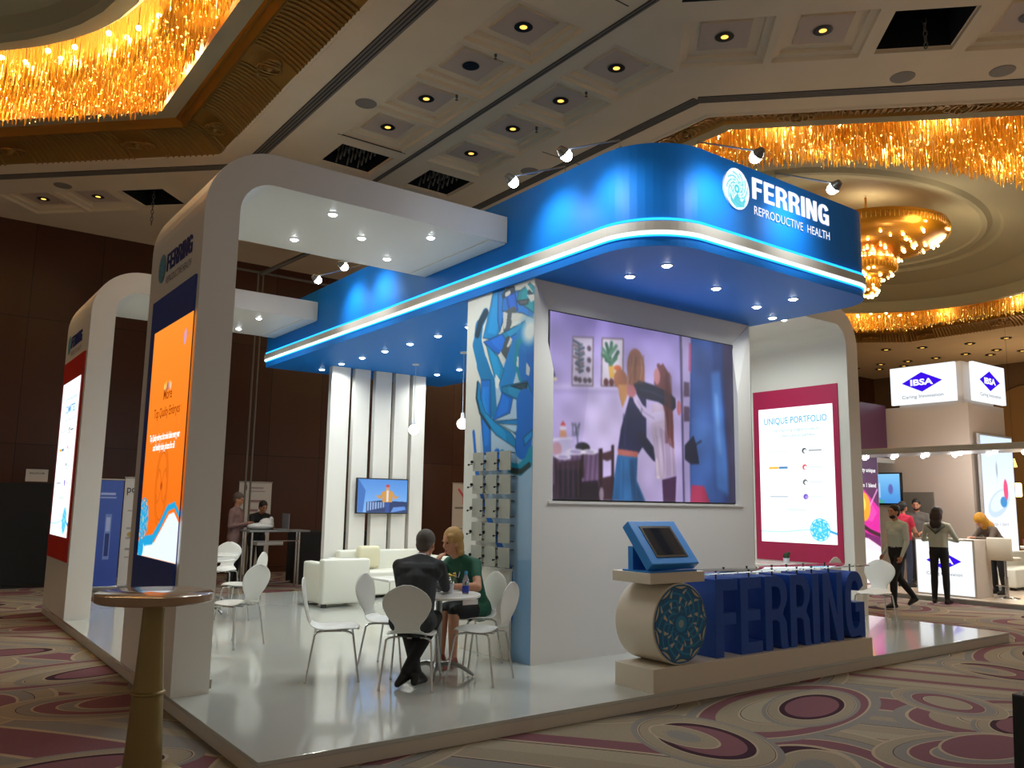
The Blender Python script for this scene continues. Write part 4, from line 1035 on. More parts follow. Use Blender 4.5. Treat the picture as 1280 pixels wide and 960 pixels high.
# pendants
for y, lb in ((7.06, 'glowing round pendant bulb in front of the white slats'), (5.57, 'glowing round pendant bulb beside the printed wall end')):
    p = thing('pendant_lamp', lb, 'pendant lamp', (5.02, y, 3.88), 'round pendant bulbs')
    MB().lathe([(.001,0),(.06,0),(.06,-.02),(.001,-.022)], (5.02,y,3.88), 20).build('ceiling_rose', mat('rose_white','d8dce0',.4), p)
    MB().tube([(5.02,y,3.87),(5.02,y,2.9)], .006, 6).build('cord', mat('cord_grey','b8bcc0',.5), p)
    MB().tube([(5.02,y,2.93),(5.02,y,2.84)], [.022,.032], 12).build('socket', mat('rose_white','d8dce0',.4), p)
    MB().ball((5.02,y,2.76), .085, 0, 24).build('bulb', glow('globe_glow','fff4ea',5), p)
    lamp('POINT', (5.02,y,2.76), 6, (1,.92,.85), .085, name='pendant_light')

# ---------------------------------------------------------------- drum, shelf and touch screen
dr = thing('drum', 'cream drum lying on its side with a blue leaf-pattern face', 'drum', (3.73, .26, .195))
MB().lathe([(.001,0),(.335,0),(.347,.006),(.347,.455),(.335,.46),(.3,.462)], (3.73, .48, .543), 56, axis=(0,-1,0)).build('shell', CREAM, dr)
cv = Canvas(3.38, 4.08, .19, .89, 150, 150, '1f6c9c'); swirl(cv, 3.73, .543, .335, 1, '1a6494', '2a88b8', 'c0b8a0', .7)
cv.mesh('patterned_face', ((0,.014,0),(1,0,0),(0,0,1),(0,-1,0)), vcol('print_matt'), dr, mask=lambda u, v: (u-3.73)**2+(v-.543)**2 < .335**2)
sh = thing('counter_shelf', 'thick beige shelf slab on top of the cream drum', 'shelf', (3.68, .24, .89))
bevel(MB().box(3.34, 4.03, .0, .47, .893, .985).build('slab', CREAM, sh), .005)
KB = mat('kiosk_blue', '2a86d8', .4)
kk = thing('touch_screen_kiosk', 'blue tilted touch screen stand on the beige shelf', 'kiosk', (3.66, .25, .985))
# sloping slab: lower edge at the front, raised edge at the back
o0 = Vector((3.36, .03, 1.03)); ux = Vector((1,0,0)); vt = Vector((0, .30, .36)).normalized(); nn = ux.cross(vt).normalized()
L_ = .47; Wd = .60
mb = MB(); P0 = [o0+ux*a+vt*b+nn*c for a in (0, Wd) for b in (0, L_) for c in (-.045, .045)]
mb.add(P0, [(0,1,3,2),(4,6,7,5),(0,4,5,1),(2,3,7,6),(0,2,6,4),(1,5,7,3)])
bevel(mb.build('tilted_panel', KB, kk), .008)
MB().box(3.38, 3.94, .25, .31, .985, 1.20).box(3.36,3.96,.03,.36,.985,1.0).build('foot', KB, kk)
sgn = 1
def slab(mb, a0, a1, b0, b1, c0, c1, mi=0):
    P0 = [o0+ux*a+vt*b+nn*c for a in (a0, a1) for b in (b0, b1) for c in (c0, c1)]
    return mb.add(P0, [(0,1,3,2),(4,6,7,5),(0,4,5,1),(2,3,7,6),(0,2,6,4),(1,5,7,3)], mi)
k1 = slab(MB(), .10, .50, .07, .41, .04, .050).build('screen_bezel', mat('screen_black','0c0c0e',.4), kk)
slab(MB(), .125, .475, .095, .385, .05, .052).build('screen_glass', mat('dark_glass','1c2430',.06, coat=.5), k1)

# ---------------------------------------------------------------- blue letter counter
LB = mat('letter_blue', '1a4fae', .5); 
lc = thing('letter_counter', 'counter made of seven big blue letters spelling the exhibitor name', 'letter sign', (5.4, .25, .195))
for ch, (x0, x1) in zip('FERRING', [(4.24,4.56),(4.60,4.92),(4.97,5.33),(5.37,5.71),(5.745,5.86),(5.93,6.28),(6.33,6.70)]):
    w, loops = glyph(ch); sx = (x1-x0)/w
    bevel(MB().prism([[(x0+p[0]*sx, .195+p[1]*.70) for p in lp] for lp in loops], ((0,.43,0),(1,0,0),(0,0,1),(0,-1,0)), .37).build('letter', LB, lc), .004, 1)
GLASS = mat('clear_glass', 'eef6f4', .02, trans=1.0, spec=.5)
MB().rbox(4.06, 6.78, .03, .46, .945, .955, .002).build('glass_top', GLASS, lc)
for x in (4.3, 4.78, 5.14, 5.55, 5.80, 6.1, 6.5):
    for y in (.10, .40): MB().tube([(x,y,.895),(x,y,.965)], .008, 8).lathe([(.014,0),(.014,.006),(.001,.007)], (x,y,.962), 10).build('standoff', mat('black_steel', '1c1a18', .5, .4), lc)

# ================================================================ furniture on the stand
CHROME = mat('chrome', 'c8c8c6', .18, .95)
CHW = mat('chair_shell_white', 'dcdcd6', .35)
def smooth_path(pts, n=6):
    out = []; P = [Vector(p) for p in pts]; P = [P[0]*2-P[1]]+P+[P[-1]*2-P[-2]]
    for i in range(1, len(P)-2):
        for k in range(n):
            t = k/n; a, b, c, d = P[i-1], P[i], P[i+1], P[i+2]
            out.append(.5*((2*b)+(-a+c)*t+(2*a-5*b+4*c-d)*t*t+(-a+3*b-3*c+d)*t**3))
    out.append(P[-2]); return out
def make_chair(label):
    root = thing('shell_chair', label, 'chair', (0,0,0), 'white shell chairs with chrome legs')
    prof = smooth_path([(.225,0,.425),(.20,0,.44),(.10,0,.447),(-.06,0,.44),(-.15,0,.45),(-.205,0,.485),(-.232,0,.55),(-.255,0,.65),(-.275,0,.76),(-.287,0,.84),(-.289,0,.868)], 4)
    zs = []
    L = [0]
    for a, b in zip(prof[:-1], prof[1:]): L.append(L[-1]+(b-a).length)
    def half(t):
        k = [(0,.10),(.03,.155),(.10,.195),(.25,.215),(.40,.205),(.50,.15),(.555,.105),(.60,.112),(.68,.17),(.78,.212),(.86,.210),(.93,.165),(.975,.10),(1,.03)]
        for (t0, w0), (t1, w1) in zip(k[:-1], k[1:]):
            if t <= t1: 
                u = (t-t0)/(t1-t0); u = u*u*(3-2*u) if False else u; return w0+(w1-w0)*u
        return .03
    def part(name, i0, i1):
        mb = MB(); n = 9; vs = []; fs = []
        for i in range(i0, i1+1):
            t = L[i]/L[-1]; w = half(t); p = prof[i]; d = (prof[min(i+1, len(prof)-1)]-prof[max(i-1, 0)]).normalized(); nr = Vector((-d.z, 0, d.x))
            for k in range(n):
                u = -1+2*k/(n-1); vs.append(p+Vector((0, u*w, 0))-nr*(.018*(1-u*u))*(1 if t < .45 else .9)*(-1 if t < .45 else -1)*-1)
        for i in range(i1-i0):
            for k in range(n-1): a = i*n+k; fs.append((a, a+1, a+1+n, a+n))
        mb.add(vs, fs, 0, True); o = mb.build(name, CHW, root)
        m = o.modifiers.new('Thick', 'SOLIDIFY'); m.thickness = .011; m.offset = 0
        m = o.modifiers.new('Round', 'SUBSURF'); m.levels = 1; m.render_levels = 1
        return o
    j = next(i for i, l in enumerate(L) if l/L[-1] > .52)
    part('seat', 0, j); part('backrest', j, len(prof)-1)
    fr = MB().box(-.12,.14,-.02,.02,.41,.425).box(-.10,.12,-.12,-.09,.412,.426).box(-.10,.12,.09,.12,.412,.426); fr.build('seat_bracket', CHROME, root)
    for sx in (-1, 1):
        for sy in (-1, 1):
            MB().tube(smooth_path([(sx*.02,sy*.06,.418),(sx*.12,sy*.15,.418),(sx*.155+.01,sy*.185,.405),(sx*.17+.01,sy*.195,.36),(sx*.225+.01,sy*.225,0.006)], 4), .0095, 10).tube([(sx*.225+.01,sy*.225,0),(sx*.225+.01,sy*.225,.02)], .012, 8).build('leg', CHROME, root)
    return root
chairs = [
 (1.38,2.01,-25,'white shell chair standing apart at the left of the group, seen from the side'),
 (2.02,2.14,-53,'white shell chair between the armchair and the seated man, its back turned left'),
 (1.80,1.33,49,'white shell chair carrying the man in the dark suit, its back to us'),
 (2.44,1.20,121,'empty white shell chair on the right of the table, nearest the blue wall edge'),
 (2.86,1.98,178,'white shell chair the woman in green sits on'),
 (1.20,4.09,118,'nearest white shell chair beside the near white column'),
 (1.93,6.10,140,'white shell chair half hidden behind the nearest chair by the column'),
 (2.45,8.55,232,'farthest white shell chair by the column, facing us'),
 (8.98,1.28,192,'white shell chair to the right of the blue letters'),
 (9.15,2.25,95,'white shell chair whose back top shows above the blue letters'),
 (8.35,2.95,5,'white shell chair peeping past the display wall edge behind the letters')]
proto = make_chair(chairs[0][3])
for i, (x, y, a, lb) in enumerate(chairs):
    o = proto if i == 0 else copy_tree(proto)
    o.location = (x, y, 0); o.rotation_euler = (0, 0, math.radians(a)); o['label'] = lb
ALU = mat('table_aluminium', '9c9c9a', .3, .8)
def make_table(x, y, label, r=.38, h=.73, rot=.5):
    root = thing('round_table', label, 'table', (x, y, 0), 'round white bistro tables')
    MB().lathe([(.001,h),(r-.006,h),(r,h-.006),(r,h-.022),(r-.006,h-.027),(.001,h-.027)], (x,y,0), 48).build('tabletop', mat('tabletop_white','e2e2dc',.22), root)
    MB().lathe([(.06,h-.03),(.032,h-.06),(.032,.13),(.045,.10),(.05,.06),(.02,.05)], (x,y,0), 20).build('pedestal', ALU, root)
    for k in range(4):
        a = rot+k*PI/2; c, s = math.cos(a), math.sin(a)
        MB().tube([(x+c*d, y+s*d, z) for d, z in ((.02,.10),(.10,.115),(.20,.095),(.28,.05),(.33,.012))], [.024,.024,.021,.017,.013], 8).build('foot', ALU, root)
    return root
make_table(2.22,1.58,'round white table between the seated man and the woman', rot=.9)
make_table(1.70,6.88,'round white table partly hidden by the near column')
make_table(2.12,7.95,'round white table at the back, half hidden by the near column')
make_table(9.02,2.98,'round white table behind the blue letters by the crimson poster')
SOFA = mat('sofa_leatherette', 'dedfd2', .45)
def cushion(x0,x1,y0,y1,z0,z1,name,root,m=SOFA,r=.035):
    return MB().rbox(x0,x1,y0,y1,z0,z1,r).build(name, m, root)
s1_ = thing('armchair', 'cream cube armchair turned away from us beside the chairs', 'armchair', (3.68,6.92,0))
cushion(3.29,4.06,6.55,6.72,.05,.70,'backrest',s1_); cushion(3.29,3.45,6.70,7.30,.05,.64,'armrest',s1_); cushion(3.90,4.06,6.70,7.30,.05,.64,'armrest',s1_); cushion(3.44,3.91,6.70,7.30,.05,.43,'seat',s1_)
for x in (3.34,4.0):
    for y in (6.6,7.24): MB().box(x-.03,x+.03,y-.03,y+.03,0,.055).build('leg', mat('black_plastic','0e0e0e',.4), s1_)
s2_ = thing('sofa', 'white sofa in front of the slatted screen', 'sofa', (5.1,7.8,0))
cushion(4.2,6.0,7.95,8.15,.05,.74,'backrest',s2_); cushion(4.2,6.0,7.35,7.96,.05,.43,'seat',s2_); cushion(4.05,4.22,7.35,8.15,.05,.62,'armrest',s2_); cushion(5.98,6.15,7.35,8.15,.05,.62,'armrest',s2_)
for x in (4.15,6.0):
    for y in (7.42,8.08): MB().box(x-.03,x+.03,y-.03,y+.03,0,.055).build('leg', mat('black_plastic','0e0e0e',.4), s2_)
pw = cushion(4.45,4.85,7.72,7.90,.45,.82,'pillow',None, mat('cream_pillow','d8d3b4',.7), .06); pw.name = 'pillow'; tag(pw, 'cream square pillow leaning on the back of the white sofa', 'pillow')
s3_ = thing('armchair', 'white armchair right of the slatted screen behind the seated couple', 'armchair', (5.6,5.1,0))
cushion(5.2,5.95,4.75,4.92,.05,.66,'backrest',s3_); cushion(5.2,5.95,4.9,5.5,.05,.43,'seat',s3_); cushion(5.2,5.36,4.9,5.5,.05,.6,'armrest',s3_); cushion(5.8,5.96,4.9,5.5,.05,.6,'armrest',s3_)
for x in (5.26,5.9):
    for y in (4.82,5.42): MB().box(x-.03,x+.03,y-.03,y+.03,0,.055).build('leg', mat('black_plastic','0e0e0e',.4), s3_)
ctb = thing('coffee_table', 'low white table between the cream armchair and the seated man', 'table', (4.1,5.75,0))
MB().rbox(3.78,4.42,5.45,6.05,.44,.475,.008).build('tabletop', mat('tabletop_white','e2e2dc',.22), ctb)
for x in (3.83,4.37):
    for y in (5.5,6.0): MB().tube([(x,y,.445),(x,y,0)], .012, 8).build('leg', mat('white_metal','d4d6d2',.35,.3), ctb)

# small things on the tables
v = thing('flower_pot', 'white pot of yellow flowers in front of the woman', 'flower pot', (2.30,1.54,.73))
MB().lathe([(.001,.73),(.035,.73),(.045,.82),(.041,.82),(.036,.74)], (2.30,1.54,0), 20).build('pot', mat('pot_white','d8d8e0',.3), v)
mb = MB(); rn = random.Random(3)
for k in range(46):
    a = rn.random()*2*PI; r = .015+.06*rn.random(); z = .83+.07*rn.random(); c = Vector((2.30+r*math.cos(a), 1.54+r*math.sin(a), z)); d = Vector((math.cos(a), math.sin(a), rn.uniform(-.2,.9))).normalized(); s = d.cross(Vector((0,0,1))).normalized()*.011
    mb.add([c-d*.02, c+s, c+d*.03, c-s], [(0,1,2,3)], 0)
for k in range(8): mb.tube([(2.30,1.54,.76),(2.30+.04*math.cos(k),1.54+.04*math.sin(k),.85)], .003, 4)
tag(mb.build('leaves', mat('leaf_green','3c5426',.6), v, fixn=False), kind='stuff')
for k in range(6):
    a = k*1.1; MB().ball((2.30+.045*math.cos(a),1.54+.045*math.sin(a),.885+.012*(k%3)), .016, 0, 8, (1,1,.6)).build('flower', mat('flower_yellow','c8a020',.5), v)
b = thing('water_bottle', 'small clear water bottle with blue cap beside the flower pot', 'bottle', (2.40,1.42,.73))
MB().lathe([(.001,.73),(.028,.73),(.031,.74),(.031,.80),(.028,.81),(.031,.82),(.030,.86),(.015,.895),(.013,.91)], (2.40,1.42,0), 20).build('bottle_body', mat('bottle_plastic','b8d4e8',.05,trans=.9), b)
MB().lathe([(.0315,.745),(.032,.75),(.032,.80),(.0315,.805)], (2.40,1.42,0), 20).build('label_band', mat('label_blue','2038a0',.4), b)
MB().lathe([(.001,.935),(.014,.935),(.015,.91),(.013,.905)], (2.40,1.42,0), 16).build('cap', mat('cap_blue','3fa0d8',.4), b)
b2 = thing('water_bottle', 'second blue-capped water bottle between the man and the woman', 'bottle', (2.28,1.70,.73))
MB().lathe([(.001,.73),(.028,.73),(.031,.74),(.030,.86),(.015,.895),(.013,.91)], (2.28,1.70,0), 20).build('bottle_body', mat('bottle_plastic','b8d4e8',.05,trans=.9), b2)
MB().lathe([(.001,.935),(.014,.935),(.015,.91),(.013,.905)], (2.28,1.70,0), 16).build('cap', mat('cap_blue','3fa0d8',.4), b2)
tag(MB().box(2.24,2.40,1.22,1.30,.700,.7025).box(2.24,2.40,1.215,1.22,.66,.7025).build('table_card', mat('card_white','d8d0d0',.5)), 'small white card clipped under the near table edge', 'card')
cp = thing('cactus_pot', 'small potted plant on the table by the crimson poster', 'plant pot', (9.25,2.85,.73))
MB().lathe([(.001,.73),(.04,.73),(.05,.80),(.044,.80)], (9.25,2.85,0), 18).build('pot', mat('pot_white','d8d8e0',.3), cp)
MB().ball((9.25,2.85,.83), .05, 0, 14, (1,1,1.1)).ball((9.28,2.83,.87), .03, 0, 10).build('plant', mat('cactus_green','2c3a22',.7,bump=.8,nscale=60), cp)

# ---------------------------------------------------------------- tall bar table in the foreground
BRASS = mat('bar_table_gold', '8c7846', .38, .45)
bt = thing('bar_table', 'tall round bar table with wooden top and brass-coloured column at lower left', 'bar table', (-.55,.42,-.12))
bx, by = -.555, .40
MB().lathe([(.001,.985),(.330,.985),(.340,.977),(.340,.935),(.330,.928),(.001,.928)], (bx,by,0), 64).build('tabletop', mat('bar_top_wood','a08468',.16,noise=.12,nscale=6,coat=.5), bt)
MB().lathe([(.001,.93),(.062,.93),(.064,.86),(.070,.70),(.080,.50),(.088,.405),(.098,.40),(.101,.392),(.098,.384),(.088,.38),(.092,.30),(.102,.1),(.112,-.06),(.001,-.06)], (bx,by,0), 40).build('column', BRASS, bt)
MB().lathe([(.001,-.06),(.20,-.06),(.235,-.08),(.245,-.12),(.001,-.12)], (bx,by,0), 48).build('base', BRASS, bt)
# black board standing at the lower right edge
bb = thing('floor_monitor', 'black slanted loudspeaker box on the carpet at the lower right corner', 'loudspeaker', (4.35,-2.75,-.12))
mb = MB(); y0, y1 = -3.1, -2.52
mb.prism([[(4.02,-.12),(4.62,-.12),(4.60,.30),(4.40,.385),(4.06,.385)]], ((0,y0,0),(1,0,0),(0,0,1),(0,1,0)), y1-y0)
bevel(mb.build('cabinet', mat('speaker_black','0a0a0a',.6), bb), .01)
MB().box(4.1,4.5,y0+.05,y1-.05,.386,.392).build('handle_plate', mat('black_steel','1c1a18',.5,.4), bb)

# ================================================================ people
def person(name, label, loc, yaw, J, pal, h=1.0, vox=.010, hair='short', extra=None, fingers=True):
    """J: joints in the figure's own frame (x forward, y left, z up); one continuous surface grown round them"""
    mb = MB(); prims = []
    V = lambda k: Vector(J[k])
    def cap(a, ra, b, rb, t):
        a, b = Vector(a), Vector(b)
        if (b-a).length < 1e-5: b = a+Vector((0,0,1e-3))
        mb.tube([a, b], [ra, rb], 14); mb.ball(a, ra, 0, 12); mb.ball(b, rb, 0, 12); prims.append((a, ra, b, rb, t))
    def ell(c, r, sc, t, M=None):
        mb.ball(c, r, 0, 16, sc, M); prims.append((Vector(c), r*min(sc), Vector(c)+Vector((0,0,1e-3)), r*min(sc), t))
    pel, ch, nk, hd = V('pelvis'), V('chest'), V('neck'), V('head')
    fat = J.get('fat', 1.0)
    tn = J.get('tunic', None)
    for s in ('L', 'R'):
        hip, kn, an, toe = V('hip'+s), V('knee'+s), V('ankle'+s), V('toe'+s)
        lt = 'legskin' if J.get('bare') else 'bottom'
        kw = 1.0 if J.get('bare') else 1.18
        cap(hip, .092*fat, hip.lerp(kn, .55), .076*fat, 'bottom'); cap(hip.lerp(kn, .5), .078*fat, kn, .056*kw, lt if J.get('bare') == 2 else 'bottom')
        cap(kn, .054*kw, kn.lerp(an, .35), .054*kw, lt); cap(kn.lerp(an, .3), .055*kw, an, .037*(1.25 if kw > 1 else 1), lt)
        heel = an+(an-toe).normalized()*.05; heel.z = min(an.z, toe.z)+.0
        hl = Vector((an.x-(toe.x-an.x)*.30, an.y-(toe.y-an.y)*.30, an.z-.055)) if 'heel'+s not in J else V('heel'+s)
        cap(an, .040, hl, .034, 'shoe'); cap(hl, .034, toe, .028, 'shoe'); cap(an, .038, toe, .030, 'shoe')
        cap(pel, .115*fat, hip, .095*fat, 'bottom')
        sh, el, wr = V('sh'+s), V('el'+s), V('wr'+s)
        slv = J.get('sleeve', 'long')
        cap(ch, .105*fat, sh, .062, 'top'); cap(sh, .060, sh.lerp(el, .5), .052, 'top')
        cap(sh.lerp(el, .55 if slv == 'short' else .5), .044 if slv == 'short' else .052, el, .040 if slv == 'short' else .043, 'skin' if slv == 'short' else 'top')
        cap(el, .043, el.lerp(wr, .4), .040, 'top' if slv == 'long' else 'skin'); cap(el.lerp(wr, .4), .039, wr, .030 if slv == 'long' else .026, 'top' if slv == 'long' else 'skin')
        side = pel.lerp(hip, .85); cap(side, .098*fat, ch.lerp(sh, .42)-(ch-pel).normalized()*.05, .100*fat, 'top')
        cap(sh, .055, nk, .050, 'top')
        # hand
        hdv = Vector(J.get('hand'+s, (wr-el).normalized())).normalized()
        pn = Vector(J.get('palm'+s, (0,1 if s == 'R' else -1,0))); pn = (pn-hdv*pn.dot(hdv)).normalized(); sd = hdv.cross(pn)
        curl = J.get('curl'+s, .5)
        cap(wr, .025, wr+hdv*.035, .024, 'skin')
        for k in range(4):
            o = (k-1.5)*.019
            b0 = wr+hdv*.03+sd*o*.7; b1 = wr+hdv*.085+sd*o; ln = [.034,.041,.038,.029][k]
            cap(b0, .0145, b1, .0125, 'skin')
            if fingers:
                d1 = (hdv*math.cos(curl*.8)+pn*math.sin(curl*.8)); d2 = (hdv*math.cos(curl*1.9)+pn*math.sin(curl*1.9))
                b2 = b1+d1*ln; b3 = b2+d2*ln*.85
                cap(b1, .0098, b2, .0092, 'skin'); cap(b2, .0092, b3, .0078, 'skin')
        tb_ = wr+hdv*.035-sd*.022 if s == 'L' else wr+hdv*.035+sd*.022
        q = -1 if s == 'L' else 1
        t1 = tb_+(hdv*.6+sd*q*.55+pn*.35).normalized()*.036; t2 = t1+(hdv*.8+sd*q*.1+pn*.5).normalized()*.03
        cap(tb_, .0135, t1, .0108, 'skin'); cap(t1, .0108, t2, .009, 'skin')
    waist = pel.lerp(ch, .45)
    shl, shr = V('shL').lerp(ch, .22), V('shR').lerp(ch, .22); bk = (nk-ch).normalized()*.02
    cap(shl-bk, .078*fat, shr-bk, .078*fat, 'top'); cap(shl.lerp(nk, .35), .062, shr.lerp(nk, .35), .062, 'top'); cap(shl.lerp(ch, .3), .10*fat, shr.lerp(ch, .3), .10*fat, 'top')
    cap(pel, .118*fat, waist, .112*fat, 'top' if J.get('untucked', True) else 'bottom'); cap(waist, .112*fat, ch, .128*fat, 'top'); cap(ch, .12*fat, nk-(nk-ch).normalized()*.03, .075, 'top')
    if tn:
        cap(pel+Vector((0,.05,-.02)), .125*fat, waist, .115*fat, 'top'); cap(pel+Vector((0,-.05,-.02)), .125*fat, waist, .115*fat, 'top')
        for s in ('L','R'): cap(V('hip'+s), .108*fat, V('hip'+s).lerp(V('knee'+s), tn), .100*fat, 'top')
    if J.get('skirt'):
        cap(V('hipL'), .105, V('kneeL').lerp(V('hipL'), .12), .075, 'bottom'); cap(V('hipR'), .105, V('kneeR').lerp(V('hipR'), .12), .075, 'bottom')
        cap((V('hipL')+V('hipR'))/2, .10, (V('kneeL')+V('kneeR'))/2*.8+(V('hipL')+V('hipR'))/2*.2, .07, 'bottom')
    # neck and head
    cap(nk-(nk-ch).normalized()*.02, .056, hd-Vector((0,0,.05)), .050, 'skin')
    hy, hp = J.get('hyaw', 0), J.get('hpitch', 0)
    HM = Matrix.Rotation(hy, 3, 'Z') @ Matrix.Rotation(hp, 3, 'Y')
    T = lambda x, y, z: hd+HM @ Vector((x, y, z))
    HM4 = HM
    ell(T(-.012,0,.035), .098, (1.0,.80,.98), 'skin', HM); ell(T(.018,0,-.028), .078, (.86,.76,1.08), 'skin', HM); ell(T(.045,0,-.082), .032, (.9,1.15,.8), 'skin', HM)
    cap(T(.083,0,.028), .011, T(.102,0,-.018), .015, 'skin'); cap(T(.075,0,-.052), .016, T(.078,0,-.058), .016, 'skin')
    cap(T(.078,.03,.045), .012, T(.078,-.03,.045), .012, 'skin')
    for s in (-1, 1):
        cap(T(-.005,s*.077,.012), .013, T(.0,s*.079,-.022), .010, 'skin'); cap(T(.055,s*.038,-.012), .026, T(.055,s*.036,-.02), .024, 'skin')
    me = bpy.data.meshes.new('tmp'); me.from_pydata([tuple(v) for v in mb.v], [], mb.f)
    ob = bpy.data.objects.new('tmp', me); COL.objects.link(ob)
    md = ob.modifiers.new('r', 'REMESH'); md.mode = 'VOXEL'; md.voxel_size = vox; md.use_smooth_shade = True
    sm = ob.modifiers.new('s', 'SMOOTH'); sm.factor = .5; sm.iterations = 4
    bpy.context.view_layer.update(); dg = bpy.context.evaluated_depsgraph_get()
    body = bpy.data.meshes.new_from_object(ob.evaluated_get(dg)); bpy.data.objects.remove(ob)
    # which garment each face belongs to: nearest limb segment
    nf = len(body.polygons); cen = np.zeros(nf*3); body.polygons.foreach_get('center', cen); cen = cen.reshape(-1, 3)
    tags = ['skin','top','bottom','shoe','legskin']; best = np.full(nf, 1e9); idx = np.zeros(nf, int)
    for a, ra, b, rb, t in prims:
        a_n = np.array(a); d = np.array(b)-a_n; L2 = d @ d+1e-12
        u = np.clip((cen-a_n) @ d/L2, 0, 1); dist = np.linalg.norm(cen-a_n-u[:, None]*d, axis=1)-(ra+(rb-ra)*u)
        better = dist < best-(.004 if t == 'skin' else 0); idx = np.where(better, tags.index(t), idx); best = np.where(better, dist, best)
    if 'belt' in J:
        low = (cen[:, 2] < J['belt']) & (idx == 1) & (np.abs(cen[:, 1]) < .19) & (cen[:, 2] > .7); idx = np.where(low, 2, idx)
        idx = np.where((cen[:, 2] > J['belt']) & (idx == 2), 1, idx)
    body.materials.clear()
    for t in tags: body.materials.append(pal[t] if t in pal else pal['skin'])
    body.polygons.foreach_set('material_index', idx.astype(np.int32)); body.polygons.foreach_set('use_smooth', np.ones(nf, bool))
    body.name = name
    root = bpy.data.objects.new(name, body); COL.objects.link(root); root.location = loc; root.rotation_euler = (0,0,yaw); root.scale = (h,h,h)
    tag(root, label, 'person')
    def child(nm, m_, builder, smoothit=True, remesh=None):
        q = MB(); builder(q, T, HM)
        m2 = bpy.data.meshes.new(nm); m2.from_pydata([tuple(v) for v in q.v], [], q.f); m2.materials.append(m_)
        m2.polygons.foreach_set('use_smooth', [True]*len(m2.polygons))
        o = bpy.data.objects.new(nm, m2); COL.objects.link(o); o.parent = root
        if remesh:
            r = o.modifiers.new('r', 'REMESH'); r.mode = 'VOXEL'; r.voxel_size = remesh; r.use_smooth_shade = True
            s_ = o.modifiers.new('s', 'SMOOTH'); s_.factor = .5; s_.iterations = 2
        return o
    def f_hair(q, T, HM):
        if hair == 'short':
            q.ball(T(-.024,0,.050), .104, 0, 18, (.98,.84,.93), HM); q.ball(T(-.050,0,.0), .078, 0, 14, (.72,.98,1.0), HM)
        elif hair == 'bob':
            q.ball(T(-.038,0,.052), .110, 0, 18, (.98,.92,1.0), HM); q.ball(T(-.05,.06,-.03), .065, 0, 14, (.85,.55,1.45), HM); q.ball(T(-.05,-.06,-.03), .065, 0, 14, (.85,.55,1.45), HM); q.ball(T(-.075,0,-.02), .075, 0, 14, (.7,1.1,1.3), HM); q.ball(T(-.04,.075,-.10), .04, 0, 12, (1.2,.7,.9), HM); q.ball(T(-.04,-.075,-.10), .04, 0, 12, (1.2,.7,.9), HM); q.ball(T(.06,.055,.05), .03, 0, 12, (.8,.6,1.2), HM)
            q.ball(T(.035,.045,.085), .045, 0, 12, (1.1,.8,.6), HM)
        elif hair == 'long':
            q.ball(T(-.025,0,.048), .112, 0, 18, (1.0,.92,1.0), HM); q.ball(T(-.07,0,-.05), .105, 0, 14, (.7,1.1,1.5), HM); q.ball(T(-.085,.03,-.17), .075, 0, 14, (.6,1.0,1.5), HM); q.ball(T(-.085,-.03,-.17), .075, 0, 14, (.6,1.0,1.5), HM)
        elif hair == 'scarf':
            q.ball(T(-.02,0,.04), .118, 0, 18, (1.02,.92,1.04), HM); q.ball(T(-.06,0,-.07), .11, 0, 14, (.9,1.0,1.4), HM); q.ball(T(-.10,0,-.17), .12, 0, 14, (.85,1.15,1.2), HM)
    child('headscarf' if hair == 'scarf' else 'hair', pal['hair'], f_hair, remesh=.009)
    EYE = mat('eye_dark', '20160f', .2)
    for s in (-1, 1):
        child('eye', EYE, lambda q, T, HM: q.ball(T(.080,s*.031,.022), .0095, 0, 8, (.6,1.3,.7), HM))
        child('eyebrow', pal['brow'] if 'brow' in pal else pal['hair'], lambda q, T, HM: q.ball(T(.083,s*.032,.045), .013, 0, 8, (.5,1.5,.35), HM))
    child('mouth', mat('lips', '9a4a42', .5), lambda q, T, HM: q.ball(T(.089,0,-.055), .015, 0, 8, (.45,1.5,.4), HM))
    if J.get('beard'): child('beard', pal['hair'], lambda q, T, HM: q.ball(T(.034,0,-.068), .052, 0, 12, (1.0,1.12,.9), HM))
    if extra: extra(child, T, HM)
    return root
def standing(**k):
    J = dict(pelvis=(0,0,.96), hipL=(0,.085,.93), hipR=(0,-.085,.93), kneeL=(.02,.10,.51), kneeR=(.02,-.10,.51), ankleL=(-.02,.11,.09), ankleR=(-.02,-.11,.09), toeL=(.15,.13,.03), toeR=(.15,-.13,.03),
             chest=(.0,0,1.27), neck=(-.01,0,1.48), head=(.02,0,1.635), shL=(-.01,.185,1.42), shR=(-.01,-.185,1.42), elL=(-.03,.25,1.13), elR=(-.03,-.25,1.13), wrL=(.08,.25,.90), wrR=(.08,-.25,.90))
    J.update(k); return J
SKIN = mat('skin', 'b98466', .55); SKIN2 = mat('skin_tan', 'a06c50', .55)
BLK = mat('black_cloth', '131314', .8); SHOE = mat('black_leather', '0d0d0d', .35)
def pal(top, bottom, hair, skin=SKIN, shoe=SHOE, leg=None):
    return dict(skin=skin, top=top, bottom=bottom, hair=hair, shoe=shoe, legskin=leg or skin)
